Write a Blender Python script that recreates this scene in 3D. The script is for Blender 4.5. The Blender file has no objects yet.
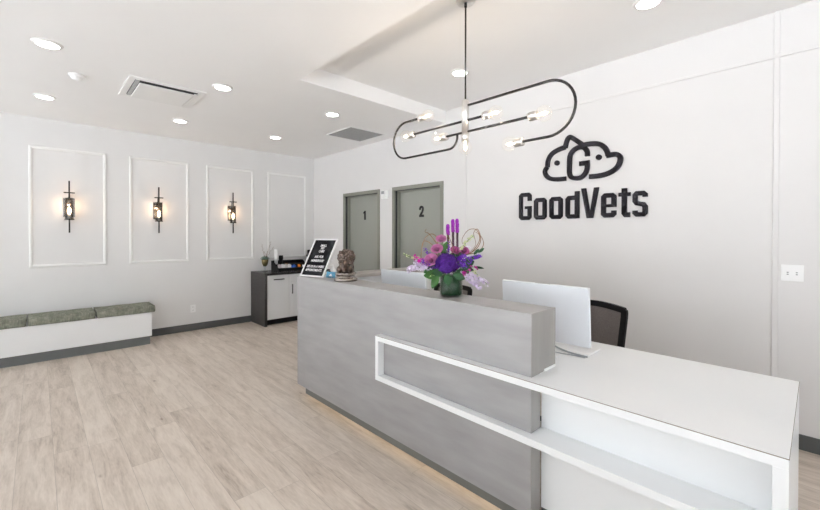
import bpy, bmesh, math, random
from mathutils import Vector, Matrix
random.seed(7)
PI = math.pi
S = bpy.context.scene
COL = S.collection
V = Vector

# ------------------------------------------------------------------ materials
def mat(name, col, rough=0.5, metal=0.0, noise=0.0, nscale=20.0, stretch=(1, 1, 1), bump=0.0, bscale=60.0,
        emit=None, estr=0.0, coat=0.0, col2=None, spec=0.5, detail=4.0, alpha=None, trans=0.0):
    m = bpy.data.materials.new(name); m.use_nodes = True
    nt = m.node_tree; N = nt.nodes; L = nt.links
    b = N['Principled BSDF']
    b.inputs['Base Color'].default_value = (*col, 1)
    b.inputs['Roughness'].default_value = rough
    b.inputs['Metallic'].default_value = metal
    b.inputs['Specular IOR Level'].default_value = spec
    b.inputs['Coat Weight'].default_value = coat
    b.inputs['Transmission Weight'].default_value = trans
    if emit is not None:
        b.inputs['Emission Color'].default_value = (*emit, 1)
        b.inputs['Emission Strength'].default_value = estr
    tc = N.new('ShaderNodeTexCoord'); mp = N.new('ShaderNodeMapping')
    L.new(tc.outputs['Object'], mp.inputs['Vector']); mp.inputs['Scale'].default_value = stretch
    nz = N.new('ShaderNodeTexNoise'); nz.inputs['Scale'].default_value = nscale; nz.inputs['Detail'].default_value = detail
    L.new(mp.outputs['Vector'], nz.inputs['Vector'])
    c2 = col2 if col2 else tuple(max(0, c * (1 - noise)) for c in col)
    c1 = col if col2 else tuple(min(1, c * (1 + noise * .6)) for c in col)
    rp = N.new('ShaderNodeValToRGB')
    rp.color_ramp.elements[0].position = .3; rp.color_ramp.elements[1].position = .7
    rp.color_ramp.elements[0].color = (*c2, 1); rp.color_ramp.elements[1].color = (*c1, 1)
    L.new(nz.outputs['Fac'], rp.inputs['Fac']); L.new(rp.outputs['Color'], b.inputs['Base Color'])
    if bump > 0:
        n2 = N.new('ShaderNodeTexNoise'); n2.inputs['Scale'].default_value = bscale; n2.inputs['Detail'].default_value = 3
        L.new(mp.outputs['Vector'], n2.inputs['Vector'])
        bp = N.new('ShaderNodeBump'); bp.inputs['Strength'].default_value = bump; bp.inputs['Distance'].default_value = .01
        L.new(n2.outputs['Fac'], bp.inputs['Height']); L.new(bp.outputs['Normal'], b.inputs['Normal'])
    return m

def glass_mat(name, tint=(1, 1, 1), rough=0.0, gloss=1.0, glow=0.0):
    """thin clear glass: see-through with a fresnel sheen"""
    m = bpy.data.materials.new(name); m.use_nodes = True
    nt = m.node_tree; N = nt.nodes; L = nt.links
    N.clear()
    out = N.new('ShaderNodeOutputMaterial'); mx = N.new('ShaderNodeMixShader')
    tr = N.new('ShaderNodeBsdfTransparent'); gl = N.new('ShaderNodeBsdfGlossy')
    tr.inputs['Color'].default_value = (*tint, 1)
    gl.inputs['Roughness'].default_value = rough
    lw = N.new('ShaderNodeLayerWeight'); lw.inputs['Blend'].default_value = .5
    p4 = N.new('ShaderNodeMath'); p4.operation = 'POWER'; L.new(lw.outputs['Facing'], p4.inputs[0]); p4.inputs[1].default_value = 4
    fr = N.new('ShaderNodeMath'); fr.operation = 'MULTIPLY_ADD'; L.new(p4.outputs[0], fr.inputs[0]); fr.inputs[1].default_value = .55 * gloss; fr.inputs[2].default_value = .03 * gloss
    nz = N.new('ShaderNodeTexNoise'); nz.inputs['Scale'].default_value = 3
    mm = N.new('ShaderNodeMath'); mm.operation = 'MULTIPLY_ADD'; mm.inputs[1].default_value = .02
    L.new(nz.outputs['Fac'], mm.inputs[0]); L.new(fr.outputs[0], mm.inputs[2])
    L.new(mm.outputs[0], mx.inputs[0])
    L.new(tr.outputs[0], mx.inputs[1]); L.new(gl.outputs[0], mx.inputs[2])
    if glow:
        em = N.new('ShaderNodeEmission'); em.inputs[0].default_value = (1, .93, .84, 1); em.inputs[1].default_value = glow
        ad = N.new('ShaderNodeAddShader'); L.new(mx.outputs[0], ad.inputs[0]); L.new(em.outputs[0], ad.inputs[1]); L.new(ad.outputs[0], out.inputs[0])
    else: L.new(mx.outputs[0], out.inputs[0])
    return m

def emit_mat(name, col, strength):
    m = bpy.data.materials.new(name); m.use_nodes = True
    nt = m.node_tree; N = nt.nodes; N.clear()
    out = N.new('ShaderNodeOutputMaterial'); e = N.new('ShaderNodeEmission')
    e.inputs[0].default_value = (*col, 1); e.inputs[1].default_value = strength
    nt.links.new(e.outputs[0], out.inputs[0])
    return m

def floor_mat():
    m = bpy.data.materials.new('oak_plank_floor'); m.use_nodes = True
    nt = m.node_tree; N = nt.nodes; L = nt.links; b = N['Principled BSDF']
    def mth(op, a, b_=None, c=None):
        n = N.new('ShaderNodeMath'); n.operation = op
        for i, v in enumerate((a, b_, c)):
            if v is None: continue
            if isinstance(v, (int, float)): n.inputs[i].default_value = v
            else: L.new(v, n.inputs[i])
        return n.outputs[0]
    tc = N.new('ShaderNodeTexCoord'); sp = N.new('ShaderNodeSeparateXYZ'); L.new(tc.outputs['Object'], sp.inputs[0])
    W, LEN = .18, 1.5
    yr = mth('DIVIDE', sp.outputs['Y'], W); row = mth('FLOOR', yr); fy = mth('FRACT', yr)
    wn = N.new('ShaderNodeTexWhiteNoise'); wn.noise_dimensions = '1D'; L.new(row, wn.inputs['W'])
    xr = mth('ADD', mth('DIVIDE', sp.outputs['X'], LEN), mth('MULTIPLY', wn.outputs['Value'], 5.0))
    colm = mth('FLOOR', xr); fx = mth('FRACT', xr)
    cb = N.new('ShaderNodeCombineXYZ'); L.new(row, cb.inputs[0]); L.new(colm, cb.inputs[1])
    w2 = N.new('ShaderNodeTexWhiteNoise'); w2.noise_dimensions = '2D'; L.new(cb.outputs[0], w2.inputs['Vector'])
    pid = w2.outputs['Value']
    # grain coordinates, shifted per plank
    cg = N.new('ShaderNodeCombineXYZ')
    L.new(mth('ADD', mth('MULTIPLY', sp.outputs['X'], 1.0), mth('MULTIPLY', pid, 37.0)), cg.inputs[0])
    L.new(mth('MULTIPLY', sp.outputs['Y'], 7.5), cg.inputs[1]); L.new(mth('MULTIPLY', pid, 11.0), cg.inputs[2])
    g1 = N.new('ShaderNodeTexNoise'); g1.inputs['Scale'].default_value = 2.2; g1.inputs['Detail'].default_value = 6; g1.inputs['Roughness'].default_value = .6
    g1.inputs['Distortion'].default_value = .6
    L.new(cg.outputs[0], g1.inputs['Vector'])
    g2 = N.new('ShaderNodeTexNoise'); g2.inputs['Scale'].default_value = 14; g2.inputs['Detail'].default_value = 5; g2.inputs['Distortion'].default_value = .3
    L.new(cg.outputs[0], g2.inputs['Vector'])
    # knots: sparse dark spots
    ck = N.new('ShaderNodeCombineXYZ'); L.new(mth('MULTIPLY', sp.outputs['X'], 1.0), ck.inputs[0]); L.new(mth('MULTIPLY', sp.outputs['Y'], 2.2), ck.inputs[1])
    vo = N.new('ShaderNodeTexVoronoi'); vo.inputs['Scale'].default_value = 2.1; L.new(ck.outputs[0], vo.inputs['Vector'])
    kn = mth('SUBTRACT', 1.0, mth('SMOOTHSTEP' if False else 'MULTIPLY', vo.outputs['Distance'], 14.0)); kn = mth('MAXIMUM', kn, 0.0)
    f = mth('ADD', mth('MULTIPLY', mth('SUBTRACT', g1.outputs['Fac'], .5), 1.15), mth('MULTIPLY', mth('SUBTRACT', g2.outputs['Fac'], .5), .5))
    f = mth('ADD', f, mth('MULTIPLY', mth('SUBTRACT', pid, .5), .20))
    f = mth('SUBTRACT', mth('ADD', f, .52), mth('MULTIPLY', kn, .5))
    rp = N.new('ShaderNodeValToRGB'); L.new(f, rp.inputs['Fac'])
    e = rp.color_ramp.elements
    e[0].position = .05; e[0].color = (.29, .23, .18, 1)
    e[1].position = .95; e[1].color = (.72, .65, .57, 1)
    x = e.new(.4); x.color = (.535, .455, .385, 1)
    x = e.new(.65); x.color = (.645, .565, .49, 1)
    # seams
    s1 = mth('MULTIPLY', mth('MINIMUM', fy, mth('SUBTRACT', 1.0, fy)), W); s2 = mth('MULTIPLY', mth('MINIMUM', fx, mth('SUBTRACT', 1.0, fx)), LEN)
    sm = mth('LESS_THAN', mth('MINIMUM', s1, s2), .0012)
    mx = N.new('ShaderNodeMix'); mx.data_type = 'RGBA'
    L.new(mth('MULTIPLY', sm, .45), mx.inputs[0]); L.new(rp.outputs['Color'], mx.inputs[6]); mx.inputs[7].default_value = (.2, .165, .135, 1)
    L.new(mx.outputs[2], b.inputs['Base Color'])
    b.inputs['Roughness'].default_value = .42; b.inputs['Specular IOR Level'].default_value = .4
    bp = N.new('ShaderNodeBump'); bp.inputs['Strength'].default_value = .08; bp.inputs['Distance'].default_value = .002
    L.new(mth('SUBTRACT', g2.outputs['Fac'], sm), bp.inputs['Height']); L.new(bp.outputs['Normal'], b.inputs['Normal'])
    return m

def fabric_mat(name, c1, c2):
    m = mat(name, c1, rough=.95, col2=c2, nscale=26, detail=8, bump=.35, bscale=220, spec=.2)
    nt = m.node_tree; N = nt.nodes; L = nt.links
    b = N['Principled BSDF']
    rp = [n for n in N if n.type == 'VALTORGB'][0]
    tc = [n for n in N if n.type == 'TEX_COORD'][0]
    mp = N.new('ShaderNodeMapping'); mp.inputs['Scale'].default_value = (8, 120, 8); L.new(tc.outputs['Object'], mp.inputs['Vector'])
    n1 = N.new('ShaderNodeTexNoise'); n1.inputs['Scale'].default_value = 2; n1.inputs['Detail'].default_value = 3; L.new(mp.outputs[0], n1.inputs['Vector'])
    mx = N.new('ShaderNodeMix'); mx.data_type = 'RGBA'; mx.blend_type = 'OVERLAY'; mx.inputs[0].default_value = .75
    L.new(rp.outputs['Color'], mx.inputs[6]); L.new(n1.outputs['Color'] if False else n1.outputs['Fac'], mx.inputs[7]); L.new(mx.outputs[2], b.inputs['Base Color'])
    return m

M = {}
M['wall'] = mat('wall_paint', (.735, .724, .72), .75, noise=.012, nscale=3, bump=.03, bscale=180, spec=.25)
M['wallw'] = mat('wall_paint_cool', (.755, .748, .743), .75, noise=.012, nscale=3, bump=.03, bscale=180, spec=.25)
M['ceil'] = mat('ceiling_paint', (.93, .925, .92), .85, noise=.01, nscale=2, bump=.03, bscale=150, spec=.2)
M['trimw'] = mat('moulding_paint', (.86, .86, .85), .45, noise=.01, nscale=5)
M['base'] = mat('baseboard_grey', (.082, .087, .086), .5, noise=.08, nscale=9)
M['kick'] = mat('kick_grey', (.135, .145, .143), .5, noise=.06, nscale=9)
M['floor'] = floor_mat()
M['white'] = mat('white_laminate', (.86, .87, .875), .28, noise=.006, nscale=4, spec=.5)
M['whitesat'] = mat('white_cabinet', (.80, .81, .82), .35, noise=.01, nscale=4)
M['seam'] = mat('dark_edge_seam', (.22, .18, .15), .6, noise=.1)
M['stone'] = mat('brushed_grey_laminate', (.37, .362, .364), .42, col2=(.30, .293, .292), nscale=3.2, stretch=(.8, 1, 4.2), detail=9, bump=.04, bscale=30)
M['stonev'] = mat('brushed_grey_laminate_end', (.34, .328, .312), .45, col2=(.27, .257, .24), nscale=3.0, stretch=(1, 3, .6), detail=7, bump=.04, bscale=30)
M['capgrey'] = mat('taupe_cap_laminate', (.40, .37, .345), .4, noise=.12, nscale=5, stretch=(4, 1, 1))
M['led'] = emit_mat('warm_led', (1, .72, .36), 3.2)
M['frame'] = mat('door_frame_grey', (.205, .205, .175), .5, noise=.05, nscale=6)
M['leaf'] = mat('door_leaf_grey', (.262, .268, .24), .5, noise=.04, nscale=3, stretch=(1, 1, .3))
M['black'] = mat('satin_black', (.007, .007, .008), .4, noise=.2, spec=.15)
M['sign'] = mat('sign_black', (.009, .008, .010), .7, noise=.15, nscale=4, spec=.08)
M['blackm'] = mat('black_metal', (.018, .016, .015), .28, metal=.6, noise=.2)
M['nickel'] = mat('brushed_nickel', (.80, .78, .75), .30, metal=1, noise=.08, nscale=60, stretch=(1, 1, .1))
M['chrome'] = mat('chrome', (.75, .75, .76), .12, metal=1, noise=.05)
M['wood_dark'] = mat('charcoal_woodgrain', (.050, .046, .046), .45, col2=(.028, .025, .025), nscale=6, stretch=(1, 1, 8), detail=6, bump=.05)
M['wood_top'] = mat('charcoal_countertop', (.045, .042, .042), .25, col2=(.028, .026, .026), nscale=9, detail=6)
M['fabric'] = fabric_mat('sage_tweed', (.30, .305, .25), (.155, .162, .13))
M['mesh'] = mat('chair_mesh', (.155, .135, .128), .8, noise=.25, nscale=160)
M['monitor'] = mat('monitor_white', (.76, .79, .83), .35, noise=.01)
M['screen'] = mat('screen_black', (.01, .01, .012), .1, noise=.1)
M['plastic'] = mat('white_plastic', (.89, .89, .89), .35, noise=.01)
M['greyplastic'] = mat('grey_plastic', (.30, .31, .31), .4, noise=.05)
M['felt'] = mat('black_felt', (.004, .004, .005), 1, noise=.15, nscale=3, stretch=(1, 1, 80), bump=.2, bscale=40, spec=.15)
M['letter'] = mat('white_letters', (.85, .85, .85), .5, noise=.01)
M['bronze'] = mat('aged_bronze', (.20, .145, .12), .32, metal=.8, col2=(.016, .011, .009), nscale=28, detail=5, bump=.3, bscale=60)
M['pewter'] = mat('pewter', (.42, .38, .35), .25, metal=.95, col2=(.16, .13, .11), nscale=18, detail=4)
M['lampdiff'] = emit_mat('lamp_diffuser', (1, .98, .95), 17)
M['fil'] = emit_mat('warm_filament', (1, .78, .50), 22)
M['sfil'] = emit_mat('sconce_filament', (1, .78, .52), 9)
M['glass'] = glass_mat('clear_glass', (.985, .99, .985), gloss=.45)
M['globe'] = glass_mat('lit_globe_glass', (.97, .96, .95), gloss=.9, glow=.06)
M['wglass'] = glass_mat('window_glass', (.98, .99, .99), gloss=.6)
M['mirror'] = mat('smoked_metal_plate', (.30, .285, .275), .22, metal=.9, noise=.1, nscale=8)
M['smoke'] = glass_mat('smoked_glass', (.74, .73, .72), gloss=.8)
M['vent'] = mat('vent_grey', (.40, .40, .40), .6, noise=.05)
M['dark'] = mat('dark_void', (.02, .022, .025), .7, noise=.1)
M['brass'] = mat('antique_brass', (.20, .16, .075), .3, metal=.8, noise=.3, nscale=12)
M['succ'] = mat('succulent_green', (.16, .25, .20), .6, noise=.3, nscale=25)
M['twig'] = mat('twig_brown', (.22, .115, .055), .65, noise=.35, nscale=40, spec=.15)
M['stem'] = mat('stem_green', (.10, .19, .06), .6, noise=.25, nscale=30, spec=.15)
M['leafg'] = mat('leaf_green', (.020, .075, .010), .4, noise=.4, nscale=14, spec=.15)
M['leafd'] = mat('leaf_dark_green', (.012, .05, .016), .5, noise=.4, nscale=14, spec=.15)
M['leafl'] = mat('vase_leaf_green', (.007, .055, .018), .35, col2=(.0015, .015, .005), nscale=6, stretch=(3, 3, .6), detail=5)
M['hyd'] = mat('hydrangea_violet', (.070, .012, .21), .8, col2=(.006, .003, .03), nscale=120, spec=.15)
M['stat'] = mat('statice_purple', (.20, .035, .52), .55, col2=(.10, .02, .34), nscale=50, spec=.15)
M['liat'] = mat('liatris_magenta', (.52, .055, .60), .6, col2=(.30, .03, .40), nscale=60, spec=.15)
M['liad'] = mat('liatris_dark', (.13, .05, .11), .7, col2=(.07, .05, .04), nscale=60, spec=.15)
M['rose'] = mat('rose_pink', (.60, .25, .46), .6, col2=(.42, .13, .30), nscale=20, spec=.15)
M['rosem'] = mat('rose_mauve', (.46, .12, .30), .5, col2=(.32, .07, .22), nscale=20, spec=.15)
M['orch'] = mat('orchid_magenta', (.66, .02, .36), .5, col2=(.26, .01, .16), nscale=30, spec=.15)
M['stock'] = mat('stock_lilac', (.84, .79, .88), .6, col2=(.66, .54, .74), nscale=40, spec=.15)
M['cream'] = mat('cream_bud', (.66, .68, .45), .6, col2=(.48, .55, .28), nscale=40, spec=.15)
M['paper'] = mat('paper', (.74, .72, .71), .7, noise=.03)
M['paperr'] = mat('paper_rust', (.5, .25, .18), .7, noise=.1)
M['blue'] = mat('card_blue', (.05, .21, .33), .5, noise=.1)
M['packb'] = mat('packet_blue', (.03, .12, .55), .5, noise=.1)
M['packo'] = mat('packet_orange', (.75, .22, .02), .5, noise=.1)
M['steel'] = mat('steel_jug', (.30, .32, .36), .3, metal=.7, noise=.1)
M['cable'] = mat('cable_grey', (.33, .35, .37), .5, noise=.05)
M['clear'] = glass_mat('clear_acrylic', (.93, .95, .96))
M['asphalt'] = mat('pavement', (.70, .70, .70), .9, noise=.1)  # unseen street surface, made this pale to throw light up at the ceiling

# ------------------------------------------------------------------ mesh helpers
def box(bm, x0, x1, y0, y1, z0, z1, mi=0):
    vs = [bm.verts.new(p) for p in ((x0, y0, z0), (x1, y0, z0), (x1, y1, z0), (x0, y1, z0), (x0, y0, z1), (x1, y0, z1), (x1, y1, z1), (x0, y1, z1))]
    for f in ((3, 2, 1, 0), (4, 5, 6, 7), (0, 1, 5, 4), (1, 2, 6, 5), (2, 3, 7, 6), (3, 0, 4, 7)):
        fc = bm.faces.new([vs[i] for i in f]); fc.material_index = mi
    return vs

def prism(bm, poly, h0, h1, axis='z'):
    """poly in the plane perpendicular to axis; extruded h0..h1"""
    def P(a, b, h):
        return {'z': (a, b, h), 'x': (h, a, b), 'y': (a, h, b)}[axis]
    A = [bm.verts.new(P(a, b, h0)) for a, b in poly]; B = [bm.verts.new(P(a, b, h1)) for a, b in poly]
    n = len(poly)
    bm.faces.new(A); bm.faces.new(list(reversed(B)))
    for i in range(n): bm.faces.new((A[(i + 1) % n], A[i], B[i], B[(i + 1) % n]))

def frame_of(d):
    d = d.normalized(); u = V((0, 0, 1)) if abs(d.z) < .9 else V((1, 0, 0))
    a = d.cross(u).normalized(); return a, d.cross(a).normalized()

def tube(bm, pts, r, seg=10, cap=True, radii=None):
    pts = [V(p) for p in pts]; n = len(pts); rings = []
    a = None
    for i, p in enumerate(pts):
        d = (pts[min(i + 1, n - 1)] - pts[max(i - 1, 0)]).normalized()
        if a is None: a, b = frame_of(d)
        else:
            a = (a - d * a.dot(d)).normalized(); b = d.cross(a)
        rr = radii[i] if radii else r
        rings.append([bm.verts.new(p + (a * math.cos(2 * PI * k / seg) + b * math.sin(2 * PI * k / seg)) * rr) for k in range(seg)])
    for i in range(n - 1):
        for k in range(seg):
            f = bm.faces.new((rings[i][k], rings[i][(k + 1) % seg], rings[i + 1][(k + 1) % seg], rings[i + 1][k])); f.smooth = True
    if cap: bm.faces.new(list(reversed(rings[0]))); bm.faces.new(rings[-1])

def lathe(bm, prof, c=(0, 0, 0), seg=32, axis=V((0, 0, 1)), smooth=True):
    """prof: (r, h) pairs"""
    c = V(c); a, b = frame_of(axis); ax = axis.normalized(); rings = []
    for r, h in prof:
        if r < 1e-6: rings.append([bm.verts.new(c + ax * h)])
        else: rings.append([bm.verts.new(c + ax * h + (a * math.cos(2 * PI * k / seg) + b * math.sin(2 * PI * k / seg)) * r) for k in range(seg)])
    for i in range(len(rings) - 1):
        A, B = rings[i], rings[i + 1]
        for k in range(seg):
            k2 = (k + 1) % seg
            if len(A) == 1 and len(B) == 1: continue
            if len(A) == 1: f = bm.faces.new((A[0], B[k2], B[k]))
            elif len(B) == 1: f = bm.faces.new((A[k], A[k2], B[0]))
            else: f = bm.faces.new((A[k], A[k2], B[k2], B[k]))
            f.smooth = smooth

def ball(bm, c, r, seg=16, sc=(1, 1, 1)):
    g = bmesh.ops.create_uvsphere(bm, u_segments=seg, v_segments=max(6, seg // 2), radius=r)
    for v in g['verts']:
        v.co = V((v.co.x * sc[0], v.co.y * sc[1], v.co.z * sc[2])) + V(c)
        for f in v.link_faces: f.smooth = True

def smooth_path(pts, n=8, closed=False):
    P = [V(p) for p in pts]; out = []
    for i in range(len(P) - 1):
        p0, p1, p2, p3 = P[max(i - 1, 0)], P[i], P[i + 1], P[min(i + 2, len(P) - 1)]
        for k in range(n):
            t = k / n
            out.append(.5 * ((2 * p1) + (p2 - p0) * t + (2 * p0 - 5 * p1 + 4 * p2 - p3) * t * t + (3 * p1 - p0 - 3 * p2 + p3) * t ** 3))
    out.append(P[-1]); return out

def ribbon(bm, pts, w, y0, y1):
    """flat letter stroke on the wall (x,z), thickness y0..y1, miter joints"""
    P = [V((p[0], p[1])) for p in pts]; n = len(P); Lf, Rt = [], []
    for i in range(n):
        d0 = (P[i] - P[i - 1]).normalized() if i > 0 else (P[1] - P[0]).normalized()
        d1 = (P[i + 1] - P[i]).normalized() if i < n - 1 else d0
        n0 = V((-d0.y, d0.x)); n1 = V((-d1.y, d1.x)); m = (n0 + n1)
        m = m.normalized() if m.length > 1e-6 else n0
        k = w / 2 / max(.5, m.dot(n0))
        Lf.append(P[i] + m * k); Rt.append(P[i] - m * k)
    def mk(p, y): return bm.verts.new((p.x, y, p.y))
    A = [[mk(Lf[i], y0), mk(Rt[i], y0), mk(Rt[i], y1), mk(Lf[i], y1)] for i in range(n)]
    for i in range(n - 1):
        for k in range(4):
            bm.faces.new((A[i][k], A[i][(k + 1) % 4], A[i + 1][(k + 1) % 4], A[i + 1][k]))
    bm.faces.new(A[0]); bm.faces.new(list(reversed(A[-1])))

def obj(name, bm, m, parent=None, bevel=0.0, structure=False, loc=None, rot=None, segs=2):
    bmesh.ops.recalc_face_normals(bm, faces=bm.faces)
    me = bpy.data.meshes.new(name); bm.to_mesh(me); bm.free()
    o = bpy.data.objects.new(name, me); COL.objects.link(o)
    for x in (m if isinstance(m, (list, tuple)) else [m]): me.materials.append(x)
    if parent is not None: o.parent = parent
    if loc is not None: o.location = loc
    if rot is not None: o.rotation_euler = rot
    if bevel > 0:
        b = o.modifiers.new('bevel', 'BEVEL'); b.width = bevel; b.segments = segs; b.limit_method = 'ANGLE'; b.angle_limit = .7
    if structure: o['kind'] = 'structure'
    return o

def bx(name, dims, m, parent=None, bevel=0.0, structure=False, loc=None, rot=None):
    bm = bmesh.new(); box(bm, *dims); return obj(name, bm, m, parent, bevel, structure, loc, rot)

def thing(name, label, cat, loc=(0, 0, 0), rot=(0, 0, 0), group=None):
    o = bpy.data.objects.new(name, None); COL.objects.link(o); o.empty_display_size = .1
    o.location = loc; o.rotation_euler = rot; tag(o, label, cat, group); return o

def tag(o, label, cat, group=None):
    o['label'] = label; o['category'] = cat
    if group: o['group'] = group
    return o

def copy_tree(o, parent=None):
    c = o.copy(); COL.objects.link(c)
    if parent is not None: c.parent = parent
    for ch in KIDS.get(o.name, []) if False else [x for x in list(COL.objects) if x.parent == o]:
        copy_tree(ch, c)
    return c

# ------------------------------------------------------------------ the room
RX, RY = 9.6, -7.2          # east wall x, south wall y
ZC, ZR = 2.943, 3.104       # lower ceiling, raised ceiling
XT, YT = 3.362, -2.075      # tray corner
bx('floor', (-.2, RX + .2, RY - .2, .45, -.1, 0), M['floor'], structure=True)
# west wall
bx('wall_west', (-.2, 0, RY - .2, .45, 0, 3.4), M['wallw'], structure=True)
# north wall with two door openings
bm = bmesh.new()
D1, D2, ZD = (1.01, 2.01), (2.306, 3.322), 2.201
for x0, x1, z0, z1 in ((0, D1[0], 0, 3.4), (D1[1], D2[0], 0, 3.4), (D2[1], RX, 0, 3.4), (D1[0], D1[1], ZD, 3.4), (D2[0], D2[1], ZD, 3.4)):
    box(bm, x0, x1, 0, .2, z0, z1)
obj('wall_north', bm, M['wall'], structure=True)
# ceiling: lower slab with a raised tray above the desk
bm = bmesh.new()
box(bm, 0, XT, RY, 0, ZC, ZC + .25)
box(bm, XT, RX, RY, YT, ZC, ZC + .25)
box(bm, XT, RX, YT, 0, ZR, ZR + .12)
obj('ceiling', bm, M['ceil'], structure=True)
# south wall: storefront openings
bm = bmesh.new()
SW = [(.5, 3.1), (3.5, 6.1), (6.5, 9.2)]
WH, WS = 2.75, .12
box(bm, -.2, RX + .2, RY - .2, RY, WH, 3.4); box(bm, -.2, RX + .2, RY - .2, RY, 0, WS)
xs = [-.2, .5, 3.1, 3.5, 6.1, 6.5, 9.2, RX + .2]
for i in range(0, 8, 2): box(bm, xs[i], xs[i + 1], RY - .2, RY, WS, WH)
obj('wall_south', bm, M['wall'], structure=True)
bm = bmesh.new()
EW = [(-6.7, -4.3), (-3.9, -1.4)]
box(bm, RX, RX + .2, RY, .45, WH, 3.4); box(bm, RX, RX + .2, RY, .45, 0, WS)
ys = [RY, -6.7, -4.3, -3.9, -1.4, .45]
for i in range(0, 6, 2): box(bm, RX, RX + .2, ys[i], ys[i + 1], WS, WH)
obj('wall_east', bm, M['wall'], structure=True)
# windows
def window(n, a0, a1, south):
    def B(b, u0, u1, w0, w1, z0, z1):
        if south: box(b, u0, u1, RY + w0, RY + w1, z0, z1)
        else: box(b, RX - w1, RX - w0, u0, u1, z0, z1)
    bm = bmesh.new(); t = .06
    mid = (a0 + a1) / 2
    for u0, u1 in ((a0, a0 + t), (a1 - t, a1), (mid - t / 2, mid + t / 2)): B(bm, u0, u1, -.12, -.02, WS, WH)
    B(bm, a0, a1, -.12, -.02, WS, WS + t); B(bm, a0, a1, -.12, -.02, WH - t, WH)
    o = obj('window_%d' % n, bm, M['black'], structure=True)
    bm = bmesh.new(); B(bm, a0 + t, a1 - t, -.075, -.065, WS + t, WH - t)
    obj('window_pane', bm, M['wglass'], o)
k = 1
for a, b in SW: window(k, a, b, True); k += 1
for a, b in EW: window(k, a, b, False); k += 1
bx('ground', (-30, 40, -40, -7.45, -.15, -.05), M['asphalt'], structure=True)  # unseen; its pale top bounces light in through the windows

# baseboards
BH = .107
bx('baseboard_west', (0, .012, RY, -1.211, 0, BH), M['base'], bevel=.003, structure=True)
bm = bmesh.new()
for x0, x1 in ((.58, D1[0]), (D1[1], D2[0]), (3.58, RX)): box(bm, x0, x1, -.012, 0, 0, BH)
obj('baseboard_north', bm, M['base'], bevel=.003, structure=True)

# doors
def door(n, d, num):
    x0, x1 = d; f = .052; dp = .10
    bm = bmesh.new()
    for a, b in ((x0, x0 + f), (x1 - f, x1)):
        box(bm, a, b, -.012, .2, 0, ZD)
    box(bm, x0 + f, x1 - f, -.012, .2, ZD - f, ZD)
    # stop
    for a, b in ((x0 + f, x0 + f + .018), (x1 - f - .018, x1 - f)): box(bm, a, b, .045, dp - .002, 0, ZD - f - .001)
    box(bm, x0 + f + .018, x1 - f - .018, .045, dp - .002, ZD - f - .018, ZD - f - .001)
    o = obj('door_%d' % n, bm, M['frame'], structure=True, bevel=.002)
    bm = bmesh.new(); box(bm, x0 + f, x0 + f + .005, .012, .0445, .02, ZD - f - .006); box(bm, x0 + f, x1 - f, .012, .0445, ZD - f - .006, ZD - f - .0005)  # thin dark strips along both jambs and the head of the opening
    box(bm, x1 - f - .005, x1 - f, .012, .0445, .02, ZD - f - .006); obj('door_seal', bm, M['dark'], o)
    lf = bx('door_leaf', (x0 + f + .002, x1 - f - .002, dp, dp + .045, .008, ZD - f - .002), M['leaf'], o)
    bm = bmesh.new()
    if num == 1:
        x, z0, z1 = 1.495, 1.742, 1.891
        prism(bm, [(x - .018, z0), (x + .022, z0), (x + .022, z1), (x - .005, z1), (x - .040, z1 - .022), (x - .040, z1 - .05), (x - .018, z1 - .042)], dp - .006, dp, 'y')
    else:
        ribbon(bm, smooth_path([(2.764, 1.848, 0), (2.764, 1.868, 0), (2.775, 1.886, 0), (2.795, 1.889, 0), (2.816, 1.880, 0), (2.821, 1.860, 0), (2.814, 1.832, 0), (2.780, 1.785, 0), (2.766, 1.765, 0)], 4), .033, dp - .006, dp)
        box(bm, 2.749, 2.839, dp - .0065, dp, 1.746, 1.779)
        for v in bm.verts: v.co.x += .028
    obj('number_one' if num == 1 else 'number_two', bm, M['sign'], lf)
    # lever handle
    bm = bmesh.new(); hx = x1 - f - .07
    lathe(bm, [(0, 0), (.027, 0), (.027, .008), (0, .008)], (hx, dp, .90), 20, V((0, -1, 0)))
    tube(bm, [(hx, dp, .90), (hx, dp - .05, .90), (hx - .12, dp - .052, .90)], .009, 8)
    obj('door_handle', bm, M['nickel'], lf)
door(1, D1, 1); door(2, D2, 2)

# picture-frame mouldings on the west wall
def moulding(y0, y1, z0=1.082, z1=2.5965, n=1):
    bm = bmesh.new(); w = .036
    prof = [(0, 0), (.010, 0), (.016, .008), (.016, .022), (.010, .028), (.006, .036), (0, .036)]   # (x out, across)
    ring = []
    for cy, cz, sy, sz in ((y0, z0, 1, 1), (y1, z0, -1, 1), (y1, z1, -1, -1), (y0, z1, 1, -1)):
        ring.append([bm.verts.new((px, cy + sy * pa, cz + sz * pa)) for px, pa in prof])
    for i in range(4):
        A, B = ring[i], ring[(i + 1) % 4]
        for k in range(len(prof)):
            k2 = (k + 1) % len(prof); bm.faces.new((A[k], A[k2], B[k2], B[k]))
    return obj('trim_%d' % n, bm, M['trimw'], structure=True)
for i, (a, b) in enumerate(((-4.94, -4.187), (-3.93, -3.171), (-2.913, -2.162), (-1.911, -1.163), (-.914, -.172))): moulding(a, b, n=i + 1)
# batten rails on the north wall
bx('trim_6', (XT + .02, RX, -.010, 0, 2.770, 2.794), M['wall'], bevel=.003, structure=True)
for i, x in enumerate((3.683, 6.505, 9.327)):
    bm = bmesh.new(); box(bm, x - .016, x + .016, -.010, 0, BH, 2.770); box(bm, x - .016, x + .016, -.010, 0, 2.794, ZR)
    obj('trim_%d' % (7 + i), bm, M['wall'], bevel=.003, structure=True)

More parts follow.
